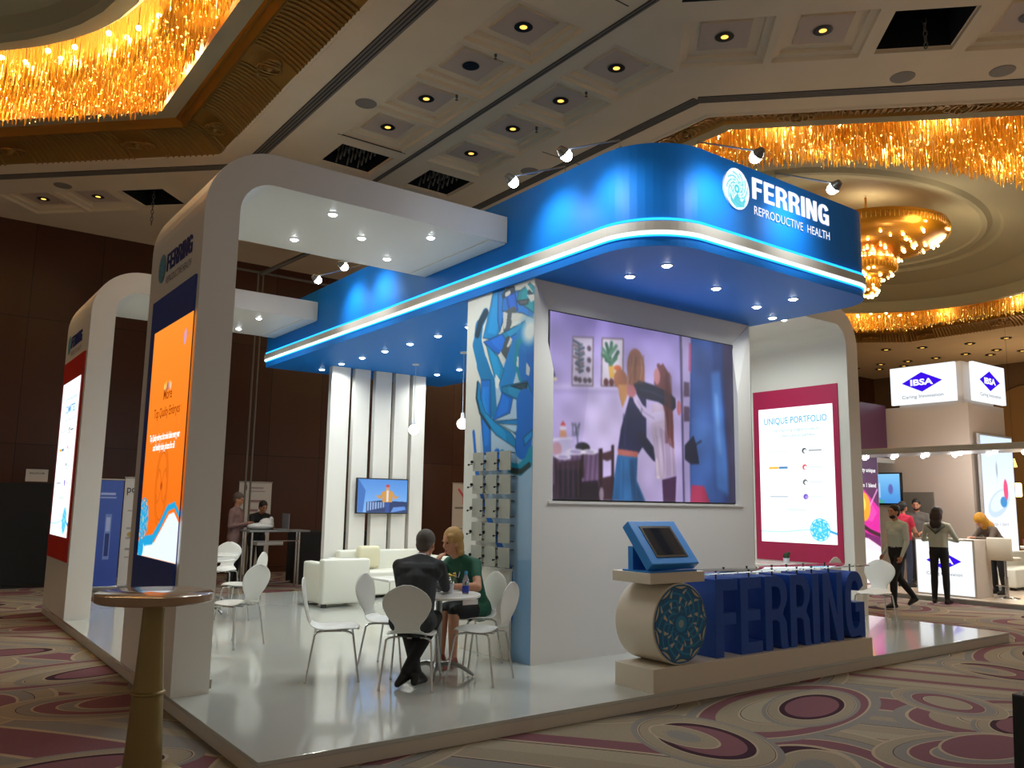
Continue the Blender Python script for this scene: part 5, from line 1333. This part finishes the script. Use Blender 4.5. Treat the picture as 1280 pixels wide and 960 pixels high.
# man in the dark suit, seated, back to us, leaning on the table, ankles crossed under the chair
Jm = dict(pelvis=(-.03,0,.55), hipL=(-.02,.10,.54), hipR=(-.02,-.10,.54), kneeL=(.36,.15,.53), kneeR=(.36,-.13,.53), ankleL=(-.02,-.05,.13), ankleR=(-.06,.03,.13), toeL=(.10,-.10,.04), toeR=(-.10,.09,.035),
          heelL=(-.06,-.045,.05), heelR=(.03,-.01,.10), chest=(.13,0,.86), neck=(.27,0,1.055), head=(.36,-.02,1.165), shL=(.20,.185,.99), shR=(.20,-.185,.99), elL=(.38,.21,.79), elR=(.38,-.21,.79), wrL=(.56,.09,.79), wrR=(.58,-.10,.79),
          handL=(.6,-.8,0), handR=(.6,.8,0), palmL=(0,0,-1), palmR=(0,0,-1), tunic=.25, hpitch=.3, hyaw=-.25, fat=1.0)
def suit(child, T, HM):
    child('shirt_collar', mat('collar_white','d8d8dc',.6), lambda q, T, HM: q.lathe([(.060,-.012),(.064,.016),(.056,.018)], (.275,0,1.06), 20, axis=(.5,0,.87)))
person('person', 'seated man in a dark suit with his back to us, leaning over the table', (1.80,1.33,0), math.radians(47), Jm, pal(mat('suit_charcoal','26292c',.85,noise=.1,nscale=80), BLK, mat('hair_grey','5c5650',.8), SKIN), h=1.0, hair='short', extra=suit)
# woman in green, hand at the chin, other forearm across the table
Jw = dict(pelvis=(-.05,0,.54), hipL=(0,.09,.53), hipR=(0,-.09,.53), kneeL=(.38,.08,.53), kneeR=(.38,-.06,.54), ankleL=(.40,.10,.10), ankleR=(.44,-.02,.12), toeL=(.55,.12,.035), toeR=(.58,.0,.035), chest=(.11,0,.85), neck=(.24,0,1.05), head=(.325,-.02,1.185),
          shL=(.17,.17,.985), shR=(.19,-.16,.985), elL=(.30,.31,.78), elR=(.44,-.20,.77), wrL=(.50,.12,.785), wrR=(.47,-.09,.97), handL=(.5,-.8,0), handR=(-.25,.25,.9), palmL=(0,0,-1), palmR=(-1,.3,0), sleeve='short', skirt=1, bare=1, tunic=.15, hpitch=.22, hyaw=-.1, fat=1.05)
def lady(child, T, HM):
    child('lanyard', mat('lanyard_white','d0d4e0',.6), lambda q, T, HM: q.tube([(.17,.07,1.07),(.235,.05,.98),(.255,.02,.85)], .007, 6).tube([(.17,-.07,1.07),(.235,-.05,.98),(.255,-.01,.85)], .007, 6))
    child('wristwatch', mat('watch_white','e4e4e0',.3), lambda q, T, HM: q.lathe([(.033,-.013),(.037,0),(.033,.013)], (.47,.135,.80), 16, axis=(.6,-.8,0)))
    child('blouse_front', mat('blouse_black','111312',.8), lambda q, T, HM: q.ball((.19,0,.90), .09, 0, 14, (.7,.6,1.6)))
person('person', 'woman in a green blouse and black skirt sitting at the table, hand at her chin', (2.86,1.98,0), math.radians(196), Jw, pal(mat('blouse_green','14523c',.7), mat('skirt_black','0f0f11',.8), mat('hair_blonde','a8834a',.7), SKIN, mat('shoe_nude','8c4a3a',.4)), h=.98, hair='bob', extra=lady)
# men at the laptop desk at the back
J1 = standing(elL=(-.02,.24,1.14), wrL=(.22,.10,1.16), elR=(-.02,-.24,1.14), wrR=(.24,-.08,1.20), handL=(.7,-.6,.3), handR=(.7,.6,.3), palmL=(0,0,-1), palmR=(0,0,-1), tunic=.35, hpitch=.35, untucked=True, fat=1.1)
person('person', 'bald man in a mauve-brown jacket standing at the laptop desk', (3.52,11.22,-.12), math.radians(-40), J1, pal(mat('jacket_mauve','6e5450',.85), BLK, mat('hair_cropped','4a3c34',.8), SKIN2), h=1.02, vox=.013, hair='short')
J2 = standing(pelvis=(-.05,0,.93), chest=(.06,0,1.22), neck=(.13,0,1.40), head=(.20,0,1.52), shL=(.10,.18,1.34), shR=(.10,-.18,1.34), elL=(.22,.24,1.12), wrL=(.45,.12,1.10), elR=(.22,-.24,1.12), wrR=(.45,-.12,1.10), hpitch=.4, palmL=(0,0,-1), palmR=(0,0,-1), tunic=.3)
person('person', 'person in black bending over the laptop at the back desk', (4.2,11.95,-.12), math.radians(-80), J2, pal(mat('black_knit','141416',.85), BLK, mat('hair_black','100c0a',.6), SKIN2), vox=.013, hair='short')
# passers-by and visitors at the right
J3 = standing(pelvis=(0,0,.95), hipL=(0,.085,.92), hipR=(0,-.085,.92), kneeL=(.20,.09,.52), ankleL=(.22,.10,.10), toeL=(.40,.11,.04), kneeR=(-.10,-.09,.50), ankleR=(-.42,-.10,.17), toeR=(-.31,-.11,.045), heelR=(-.48,-.10,.12),
              chest=(.02,0,1.26), head=(.04,0,1.635), elR=(-.12,-.25,1.14), wrR=(.05,-.28,.90), elL=(.02,.25,1.14), wrL=(.14,.24,.90), palmL=(0,-1,0), palmR=(0,1,0), untucked=False, beard=True, belt=1.04)
person('person', 'dark-haired bearded man in a pale shirt striding past the lit magenta banner', (12.35,2.78,-.12), math.radians(163), J3, pal(mat('shirt_pale','b9c4bc',.75), BLK, mat('hair_black','100c0a',.6), SKIN), h=1.0, vox=.013, hair='short')
J4 = standing(elL=(.05,.25,1.14), wrL=(.28,.12,1.08), elR=(.05,-.25,1.14), wrR=(.28,-.12,1.08), sleeve='short', palmL=(0,0,-1), palmR=(0,0,-1), beard=True, hpitch=.2)
person('person', 'man in a crimson shirt and jeans standing behind the lit counter', (15.35,4.28,-.03), math.radians(-10), J4, pal(mat('shirt_crimson','b01838',.75), mat('jeans_blue','283248',.8), mat('hair_black','100c0a',.6), SKIN2), vox=.014, hair='short')
person('person', 'bearded man in a grey shirt facing the man in crimson', (16.2,4.42,-.03), math.radians(200), J4, pal(mat('shirt_grey','5c5854',.8), BLK, mat('hair_black','100c0a',.6), SKIN), h=1.04, vox=.014, hair='short')
J5 = standing(pelvis=(0,.0,.96), kneeL=(.03,.11,.52), kneeR=(.0,-.10,.51), elL=(.10,.30,1.16), wrL=(.20,.10,1.18), elR=(.10,-.30,1.16), wrR=(.20,-.10,1.18), palmL=(0,0,-1), palmR=(0,0,-1), handL=(.7,-.7,0), handR=(.7,.7,0), untucked=False, fat=.96, hpitch=.2, belt=1.03)
def collar(child, T, HM):
    child('neck_scarf', mat('scarf_grey','5a5a50',.8), lambda q, T, HM: q.tube([(.05,.10,1.44),(-.08,.13,1.43),(-.13,0,1.30),(-.08,-.13,1.43),(.05,-.10,1.44)], [.025,.035,.03,.035,.025], 10))
person('person', 'woman in white blouse and black trousers, her back to us, before the lit counter', (13.72,2.74,-.12), math.radians(8), J5, pal(mat('blouse_white','b4b8a8',.75), BLK, mat('hair_brown','2c1a12',.6), SKIN), h=.985, vox=.013, hair='long', extra=collar)
J6 = standing(pelvis=(-.12,0,.93), chest=(.10,0,1.14), neck=(.22,0,1.28), head=(.33,0,1.38), shL=(.18,.17,1.22), shR=(.18,-.17,1.22), elL=(.32,.22,1.03), wrL=(.50,.08,1.06), elR=(.32,-.22,1.03), wrR=(.50,-.08,1.06), hpitch=.45, tunic=.4, palmL=(0,0,-1), palmR=(0,0,-1))
person('person', 'woman in a mustard headscarf leaning over the counter beside the bar stool', (15.55,2.52,-.03), math.radians(155), J6, pal(mat('jacket_taupe','5e5044',.8), BLK, mat('scarf_mustard','b8801c',.7), SKIN), h=1.02, vox=.014, hair='scarf')

# ================================================================ the neighbouring stand at the right
BEIGE = mat('beige_stand_wall', 'b8aca0', .6); PW = mat('pale_wall', 'b8aca4', .6); GREYE = mat('grey_edge', '8a8f8e', .5)
st = thing('stage_platform', 'pale raised floor of the neighbouring stand at the right edge', 'platform', (16.5, 2, -.12))
MB().box(14.02, 20.5, -4.5, 6.6, -.05, -.03).build('floor_panel', mat('sand_floor', 'c8b8a4', .3), st); MB().box(14.0, 20.52, -4.52, 6.62, -.12, -.045).build('edge_skirt', GREYE, st)
VIO = '3a10e0'
def ibsa(mb_d, mb_t, mb_s, frame, w, h, txt=True):
    """diamond with the four letters and the line below"""
    O, U, V, N = [Vector(a) for a in frame]
    mb_d.prism([[(-w/2,0),(0,-h/2),(w/2,0),(0,h/2)]], (O, U, V, N), .004)
    textmesh(mb_t, 'IBSA', (O+N*.006-V*h*.15, U, V, N), h*.42, w*.56, .035, align='CENTER')
    if mb_s is not None: textmesh(mb_s, 'Caring Innovation', (O+N*.004-V*h*.80, U, V, N), h*.24, w*1.02, .0, align='CENTER')
VM = glow('violet_print', VIO, .9); WM = glow('logo_white', 'ffffff', 1.0); GM = glow('logo_grey', '6c6c78', .5)
tw = thing('sign_tower', 'beige tower with two lit white company box signs on top', 'tower', (18, 4.5, -.03))
MB().box(17.2, 18.95, 3.65, 6.45, -.03, 3.98).box(17.35,18.8,3.8,5.3,3.98,4.95).build('body', BEIGE, tw)
b1 = MB().rbox(17.12, 17.2, 3.86, 5.38, 4.03, 4.92, .01).build('box_sign', glow('lightbox_white', 'f4faff', .9), tw)
b2 = MB().rbox(17.38, 18.93, 3.57, 3.66, 4.03, 4.92, .01).build('box_sign', glow('lightbox_white', 'f4faff', .9), tw)
for b_, fr, w, h in ((b1, ((17.118, 4.62, 4.53), (0,-1,0), (0,0,1), (-1,0,0)), .95, .46), (b2, ((18.15, 3.568, 4.53), (1,0,0), (0,0,1), (0,-1,0)), 1.0, .46)):
    d, t, s = MB(), MB(), MB(); ibsa(d, t, s, fr, w, h); d.build('diamond', VM, b_); t.build('name_lettering', WM, b_); s.build('slogan_lettering', GM, b_)
# door leaf in the tower
dd = MB().box(17.16, 17.2, 4.52, 5.23, -.03, 1.98).build('door_leaf', mat('door_grey','6c6860',.5), tw); MB().tube([(17.13,4.62,.95),(17.13,4.62,1.1)], .012, 6).build('door_handle', STEEL, dd)
# light box with the tablet picture
lbx = thing('light_box', 'tall lit white advertising panel behind the bar stool', 'light box', (18.1,3.6,-.03))
MB().box(17.3, 18.92, 3.5, 3.56, -.03, 3.28).build('housing', mat('housing_grey','a8a8a8',.4), lbx)
cv = Canvas(17.33, 18.88, .0, 3.24, 70, 140, 'eef4fb'); cv.vgrad('f6f8fb', 'b8ccf2', .75); cv.ell(18.1, .9, 1.2, 1.2, 'f8fafc', .8, .8)
cv.ell(18.05, 1.75, .55, .26, 'b4c8ec', .9, None, .35); cv.ell(18.08, 1.80, .45, .18, 'd4e0f4', .9, None, .35); cv.ell(18.42, 2.05, .10, .22, 'd85078'); cv.ell(18.28, 1.78, .15, .11, '3f88c0'); cv.line([(18.02,2.2),(18.03,2.75)], .04, 'c8d4e0'); cv.ell(18.03,2.5,.03,.12,'98a8b0'); cv.ell(18.85-.12,.55,.06,.09,'8a9098'); cv.ell(18.85-.12,.55,.03,.05,'f0f4f8')
cv.mesh('lit_picture', ((0,3.496,0),(1,0,0),(0,0,1),(0,-1,0)), vcol('print_lit_110', 1.1), lbx)
t = MB(); textmesh(t, 'Simply in balance', ((17.65,3.49,1.25),(1,0,0),(0,0,1),(0,-1,0)), .12, .8, 0); t.build('lettering', GM, lbx)
# fascia with its row of spots
fa = thing('stand_fascia', 'thin pale overhead beam with a row of small spotlights on the neighbouring stand', 'fascia', (14.4, 2, 2.65))
bevel(MB().box(13.8, 14.75, -4.4, 5.6, 2.655, 2.77).box(14.05,14.75,-4.45,-4.35,-.03,2.77).build('beam', mat('fascia_grey','a8aaa6',.5), fa), .01)
MB().box(14.7, 17.3, 5.42, 5.55, 2.655, 2.77).build('side_beam', mat('fascia_grey','a8aaa6',.5), fa)
for k in range(30):
    y = 5.2-k*.31; x = 14.05 if k % 2 else 14.5
    a = MB().lathe([(.045,0),(.055,-.008),(.04,-.02)], (x,y,2.655), 12).build('downlight', mat('downlight_rim','e8e8e8',.4), fa); MB().lathe([(.001,-.07),(.03,-.06),(.045,-.03),(.04,-.009)], (x,y,2.655), 12).build('lens', LENS, a)
for y in (4.4, 2.9, 1.4, -.2): lamp('SPOT', (14.4, y, 2.62), 80, (1,.96,.92), .08, cone=140, blend=.8, name='neighbour_spot')
lamp('POINT', (16.0, 3.3, 2.5), 55, (1,.95,.92), .2, name='neighbour_fill')
lamp('POINT', (16.6, 1.2, 2.4), 60, (1,.95,.92), .2, name='neighbour_fill')
# violet header block and magenta banner
hb_ = thing('header_block', 'dark violet header box above the neighbouring stand at the left of the tower', 'header', (15.7,6.2,2.77))
MB().box(14.2, 17.15, 5.55, 6.6, 2.77, 4.05).build('box_body', mat('violet_header','4a2440',.35), hb_); MB().box(14.25,14.4,5.7,6.5,-.03,2.77).box(16.9,17.1,6.45,6.6,-.03,2.77).build('post', GREYE, hb_)
bn = thing('light_box', 'lit magenta advertising panel with an orange shape beside the right white arch', 'light box', (15.2,5.0,-.03))
MB().box(14.6, 15.72, 5.0, 5.06, -.03, 2.74).build('housing', mat('housing_grey','a8a8a8',.4), bn)
cv = Canvas(14.6, 15.70, .0, 2.72, 70, 150, '5a1a5c'); cv.vgrad('9a1a78', '32143c', .9)
cv.poly([(14.6,0),(15.7,0),(15.7,.75),(15.2,.95),(14.6,1.0)], 'f2dce8'); cv.poly([(14.6,.0),(15.7,.0),(15.7,.65),(14.6,.8)], 'faf2f4', .8)
cv.poly([(14.6,1.9),(15.1,2.0),(15.7,1.6),(15.7,.95),(15.2,1.05),(14.6,1.2)], 'd81a98'); cv.poly([(14.7,1.95),(15.2,1.9),(15.6,1.5),(15.4,1.3),(14.9,1.4)], 'e858b8', .6); cv.line([(15.2,1.5),(15.65,2.0)], .05, 'f8b0e0', .7); cv.line([(14.7,1.35),(15.3,1.1),(15.7,1.0)], .09, '3a0828')
cv.ell(15.08,1.62,.26,.30,'f8a020'); cv.ell(15.02,1.68,.14,.16,'ffd060')
cv.mesh('lit_picture', ((0,4.996,0),(1,0,0),(0,0,1),(0,-1,0)), vcol('print_lit_100', 1.0), bn)
t = MB(); textmesh(t, 'Fertility unique', ((15.60,4.99,2.38),(1,0,0),(0,0,1),(0,-1,0)), .13, .85, .01, align='RIGHT'); t.build('headline_lettering', WM, bn)
t = MB(); textmesh(t, 'All in 1 blend', ((15.60,4.99,2.05),(1,0,0),(0,0,1),(0,-1,0)), .13, .75, .01, align='RIGHT'); t.build('subline_lettering', WM, bn)
# television on the stand wall
t2 = thing('television', 'wall television with a blue picture to the left of the grey door', 'television', (17.1,5.75,1.7))
MB().rbox(17.12,17.2,5.24,6.42,1.68,2.44,.01).build('housing', mat('screen_black','0c0c0e',.4), t2)
cv = Canvas(5.27, 6.39, 1.72, 2.41, 60, 40, '4a9ad8'); cv.vgrad('3f86d0','8cc8f0',.8); cv.rect(5.75,6.3,1.85,2.2,'c4dcf0',.6); cv.ell(5.5,2.05,.05,.1,'5a60a8'); cv.ell(6.0,1.75,.3,.08,'3f9a90')
cv.mesh('screen', ((17.115,0,0),(0,1,0),(0,0,1),(-1,0,0)), vcol('video_lit',.95), t2)
# lit counter
ct_ = thing('lit_counter', 'glowing white reception counter with a violet diamond in front of the tower', 'counter', (14.6,2.95,-.03))
MB().box(14.32, 14.95, 2.38, 3.50, -.03, 1.03).build('body', mat('counter_body','c8bcae',.5), ct_)
pf = MB().box(14.30, 14.32, 2.42, 3.47, .0, 1.0).build('lit_front', glow('lightbox_white','f4faff',1.25), ct_)
d, t, s = MB(), MB(), MB(); ibsa(d, t, s, ((14.298, 2.95, .62), (0,-1,0), (0,0,1), (-1,0,0)), .66, .34); d.build('diamond', VM, pf); t.build('name_lettering', WM, pf); s.build('slogan_lettering', GM, pf)
# bar stool, bar table, sofa
bs = thing('bar_stool', 'cream bar stool on a chrome stem beside the glowing counter', 'stool', (14.9,2.24,-.03))
sx_, sy_ = 14.95, 2.13
MB().rbox(sx_-.22, sx_-.17, sy_-.22, sy_+.22, .68, 1.08, .02).build('backrest', mat('stool_cream','d8d0bc',.45), bs); MB().rbox(sx_-.2, sx_+.2, sy_-.21, sy_+.21, .66, .72, .02).build('seat', mat('stool_cream','d8d0bc',.45), bs)
MB().tube([(sx_,sy_,.66),(sx_,sy_,.35)], .022, 10).tube([(sx_,sy_,.36),(sx_,sy_,-.02)], .032, 10).lathe([(.001,.0),(.05,.0),(.20,-.02),(.21,-.03),(.001,-.03)], (sx_,sy_,0), 28).build('stem', CHROME, bs)
MB().tube([(sx_,sy_,.2),(sx_-.18,sy_-.1,.2),(sx_-.18,sy_+.1,.2),(sx_,sy_,.2)], .01, 6).build('footrest', CHROME, bs)
ht = thing('bar_table', 'pale round high table cut by the right picture edge', 'bar table', (14.9,1.45,-.03))
MB().lathe([(.001,.94),(.40,.94),(.40,.90),(.001,.90)], (14.95,1.42,0), 40).build('tabletop', mat('tabletop_white','e2e2dc',.22), ht); MB().lathe([(.035,.9),(.03,.0),(.2,-.01),(.22,-.03),(.001,-.03)], (14.95,1.42,0), 24).build('pedestal', CHROME, ht)
mg = thing('tumbler', 'bright pink tumbler on the pale high table', 'tumbler', (14.85,1.72,.94))
MB().lathe([(.001,.94),(.045,.94),(.055,1.07),(.05,1.07),(.042,.95)], (14.85,1.70,0), 20).build('cup', mat('pink_plastic','e01888',.3), mg)
sf = thing('sofa', 'long white sofa behind the bar stool on the neighbouring stand', 'sofa', (17.6,3.1,-.03))
cushion(16.6,19.2,2.65,3.3,.03,.40,'seat',sf); cushion(16.6,19.2,3.28,3.46,.03,.70,'backrest',sf)
for x in (16.7,17.8,19.1): MB().box(x-.04,x+.04,2.7,2.8,-.03,.035).build('leg', mat('black_plastic','0e0e0e',.4), sf)
# amber lanterns further back
for (x, y, z, hh, r, lb, k) in ((21.5,4.55,2.83,.22,.06,'small amber glass lamp hanging at the far right edge','cone'),(21.5,4.55,2.13,.36,.11,'square amber lantern below the small hanging lamp at the far right','box')):
    l = thing('hanging_lantern', lb, 'lantern', (x,y,z), 'amber lanterns at the far right')
    if k == 'cone': MB().lathe([(.02,hh/2),(.03,hh/4),(.07,-hh/2),(.001,-hh/2)], (x,y,z), 14).build('shade', glow('amber_glow','ffc860',3), l)
    else: MB().rbox(x-r,x+r,y-r,y+r,z-hh/2,z+hh/2,.03).build('shade', glow('amber_glow2','ffd890',3.5), l)
    MB().tube([(x,y+.0,z+hh/2),(x,y,7.2)], .003, 5).build('cord', mat('black_steel','1c1a18',.5,.4), l)
lamp('POINT', (21.3,4.3,2.1), 60, (1,.7,.35), .1, name='lantern_light'); lamp('POINT', (28,7,4), 120, (1,.7,.4), .3, name='far_bay_light')
# beige wall stretch of another stand behind
ow = thing('exhibition_booth', 'beige booth wall far behind the violet header box', 'booth', (22,12,-.12))
MB().box(20,30,12.2,12.4,-.12,3.2).build('wall_panel', mat('booth_tan','7a6a54',.7), ow)

# ================================================================ things at the back left
dk = thing('laptop_desk', 'black-draped registration desk with a chrome table frame at the back', 'desk', (5.8,11.2,-.12))
MB().box(4.85,7.0,11.2,11.9,-.12,.93).build('drape', BLK, dk)
tt = thing('folding_table', 'narrow grey table with chrome legs before the black desk', 'table', (4.0,10.75,-.12))
MB().rbox(3.55,4.75,10.5,11.1,.95,.985,.01).build('tabletop', mat('grey_top','7a7c7c',.3), tt); MB().tube([(3.6,10.55,.78),(4.55,10.55,.78)], .015, 8).build('rail', CHROME, tt)
for x, y in ((3.62,10.55),(4.55,10.55),(3.62,11.05),(4.7,11.05)): MB().tube([(x,y,.95),(x,y,-.12)], .022, 10).build('leg', CHROME, tt)
MB().tube([(3.62,10.8,-.05),(4.5,10.8,.0)], .012, 8).build('foot_rail', CHROME, tt)
bgp = thing('plastic_bag', 'crumpled silvery white bag on the narrow table by the laptop', 'bag', (3.9,10.8,.985))
o = MB().ball((3.86,10.8,1.055), .2, 0, 18, (1.3,.8,.34)).ball((3.97,10.8,1.10), .15, 0, 14, (1,.8,.75)).ball((4.06,10.8,1.17), .07, 0, 14, (.7,.8,1.0)).build('bag_body', mat('bag_white','c4c4c2',.35,bump=1.0,nscale=18), bgp)
lp_ = thing('laptop', 'open laptop seen edge-on on the narrow table', 'laptop', (4.35,10.8,.985))
MB().rbox(4.08,4.36,10.65,11.0,.987,1.005,.004).build('keyboard_base', mat('laptop_grey','8a8c90',.35,.4), lp_); MB().box(4.36,4.375,10.65,11.0,1.0,1.30).build('screen_lid', mat('laptop_grey','8a8c90',.35,.4), lp_)
pp = MB().rbox(3.75,4.25,10.6,10.85,.70,.765,.004).build('paper_stack', mat('paper','b8b4ac',.7), None); tag(pp, 'stack of pale papers on the rail under the narrow table', 'papers')
def rollup(x0, x1, y, z1, label, cv_fn, m='print_matt', face=(0,-1,0)):
    root = thing('roll_up_banner', label, 'banner', ((x0+x1)/2, y, -.12))
    MB().rbox(x0-.02, x1+.02, y-.06, y+.08, -.12, -.03, .01).build('base_case', mat('case_alu','9a9a98',.3,.7), root)
    MB().box(x0, x1, y+.004, y+.012, -.04, z1).tube([(x0-.01,y,z1),(x1+.01,y,z1)], .014, 8).tube([((x0+x1)/2,y+.03,-.05),((x0+x1)/2,y+.03,z1)], .01, 6).build('backing', mat('banner_back','b0aca6',.6), root)
    cv = Canvas(x0, x1, -.03, z1, 50, 100, 'c8c4be'); cv_fn(cv, x0, x1)
    cv.mesh('banner_print', ((0,y,0),(1,0,0),(0,0,1),(0,-1,0)), vcol(m), root)
    return root
def f1_(c, a, b):
    c.vgrad('3450a8', '3c5cb4', 1); w = b-a; c.rect(a+.12*w, b-.3*w, 1.60, 1.64, 'a8b8e8'); c.rect(a+.12*w, b-.25*w, 1.54, 1.56, 'a8b8e8'); c.rect(a+.38*w, a+.62*w, .45, 1.25, '7f98d8', .8); c.rect(a+.42*w, a+.58*w, .95, 1.2, 'b8c8f0', .8); c.rect(a+.42*w, a+.58*w, .5, .9, '24387c')
r = rollup(1.10, 1.53, 11.6, 1.88, 'blue roll-up banner standing behind the two left white arches', f1_)
def f2_(c, a, b):
    w = b-a
    for z in (1.3,.98,.8,.6,.45): c.rect(a+.15*w, a+.5*w, z, z+.03, '8a8684')
    c.ell(a+.3*w, .88, .05, .04, 'a89040')
r = rollup(1.58, 2.10, 11.75, 1.93, 'white roll-up banner right beside the blue one behind the arches', f2_)
t = MB(); textmesh(t, 'power', ((1.62,11.742,1.65),(1,0,0),(0,0,1),(0,-1,0)), .2, .44, .01); t.build('headline_lettering', mat('print_dark','3c3c44',.6), r)
def f3_(c, a, b):
    w = b-a
    c.ell(a+.2*w, 1.82, .02, .05, '5a3038'); c.rect(a+.3*w,a+.75*w,1.80,1.83,'8a7a80'); c.rect(a+.3*w,a+.8*w,1.73,1.75,'8a7a80')
    for z, q0, q1 in ((1.5,.3,.8),(1.3,.35,.6),(1.2,.35,.6),(1.1,.35,.6)): c.rect(a+q0*w, a+q1*w, z, z+.05, '8a6468')
r = rollup(4.14, 4.86, 13.0, 1.94, 'pale roll-up banner behind the two people at the laptop', f3_)
def f4_(c, a, b):
    w = b-a
    c.line([(a+.25*w,1.9),(a+.45*w,1.72),(a+.45*w,1.55)], .06, 'd04858'); c.line([(a+.65*w,1.9),(a+.45*w,1.72)], .06, 'd04858'); c.rect(a+.1*w,a+.8*w,1.42,1.46,'6a6460'); c.rect(a+.1*w,a+.8*w,.9,.93,'8a8480')
r = rollup(9.55, 10.3, 12.9, 2.06, 'pale roll-up banner seen between the slats and the printed wall end', f4_)
# black partition with a notice, poles of a rig
bp_ = thing('draped_board', 'black draped board standing at the far left edge', 'board', (.2,13,-.12))
MB().box(-1.2,.85,12.95,13.1,-.12,1.80).build('drape', BLK, bp_); MB().box(-1.2,.85,12.8,13.2,-.12,-.08).build('foot', mat('black_steel','1c1a18',.5,.4), bp_)
nt_ = thing('notice_sheet', 'white notice sheet on top of the black draped board at far left', 'notice', (.25,12.93,1.83))
MB().box(.08,.45,12.92,12.93,1.83,2.06).build('sheet', mat('paper','b8b4ac',.7), nt_); t = MB(); textmesh(t, 'BALLROOM', ((.265,12.917,1.97),(1,0,0),(0,0,1),(0,-1,0)), .045, .24, .01, align='CENTER'); t.build('notice_lettering', mat('print_dark','3c3c44',.6), nt_)
rg = thing('lighting_rig', 'tall grey twin-pole stand with a cross bar against the dark back wall', 'rig', (4.2,12.6,-.12))
MB().tube([(4.13,12.6,6.5),(4.13,12.6,-.12)], .022, 8).build('pole', STEEL, rg); MB().tube([(4.24,12.6,6.5),(4.24,12.6,-.12)], .022, 8).build('pole', STEEL, rg)
MB().tube([(2.0,12.6,6.55),(8.6,12.6,6.5)], .03, 8).tube([(4.18,12.6,6.5),(5.2,12.3,7.15)], .05, 8).build('cross_bar', STEEL, rg); MB().box(3.9,4.5,12.35,12.85,-.12,-.09).build('base', STEEL, rg)
for x, y in ((4.5,9.8),(1.5,10.0),(7.5,11.0)): lamp('SPOT', (x, y, CZ-.02), 90, (1,.85,.68), .08, target=(x, y+1.4, 0), cone=70, blend=.7, name='added_back_fill')  # added spots without fittings, brighten the back of the hall
#@@MORE
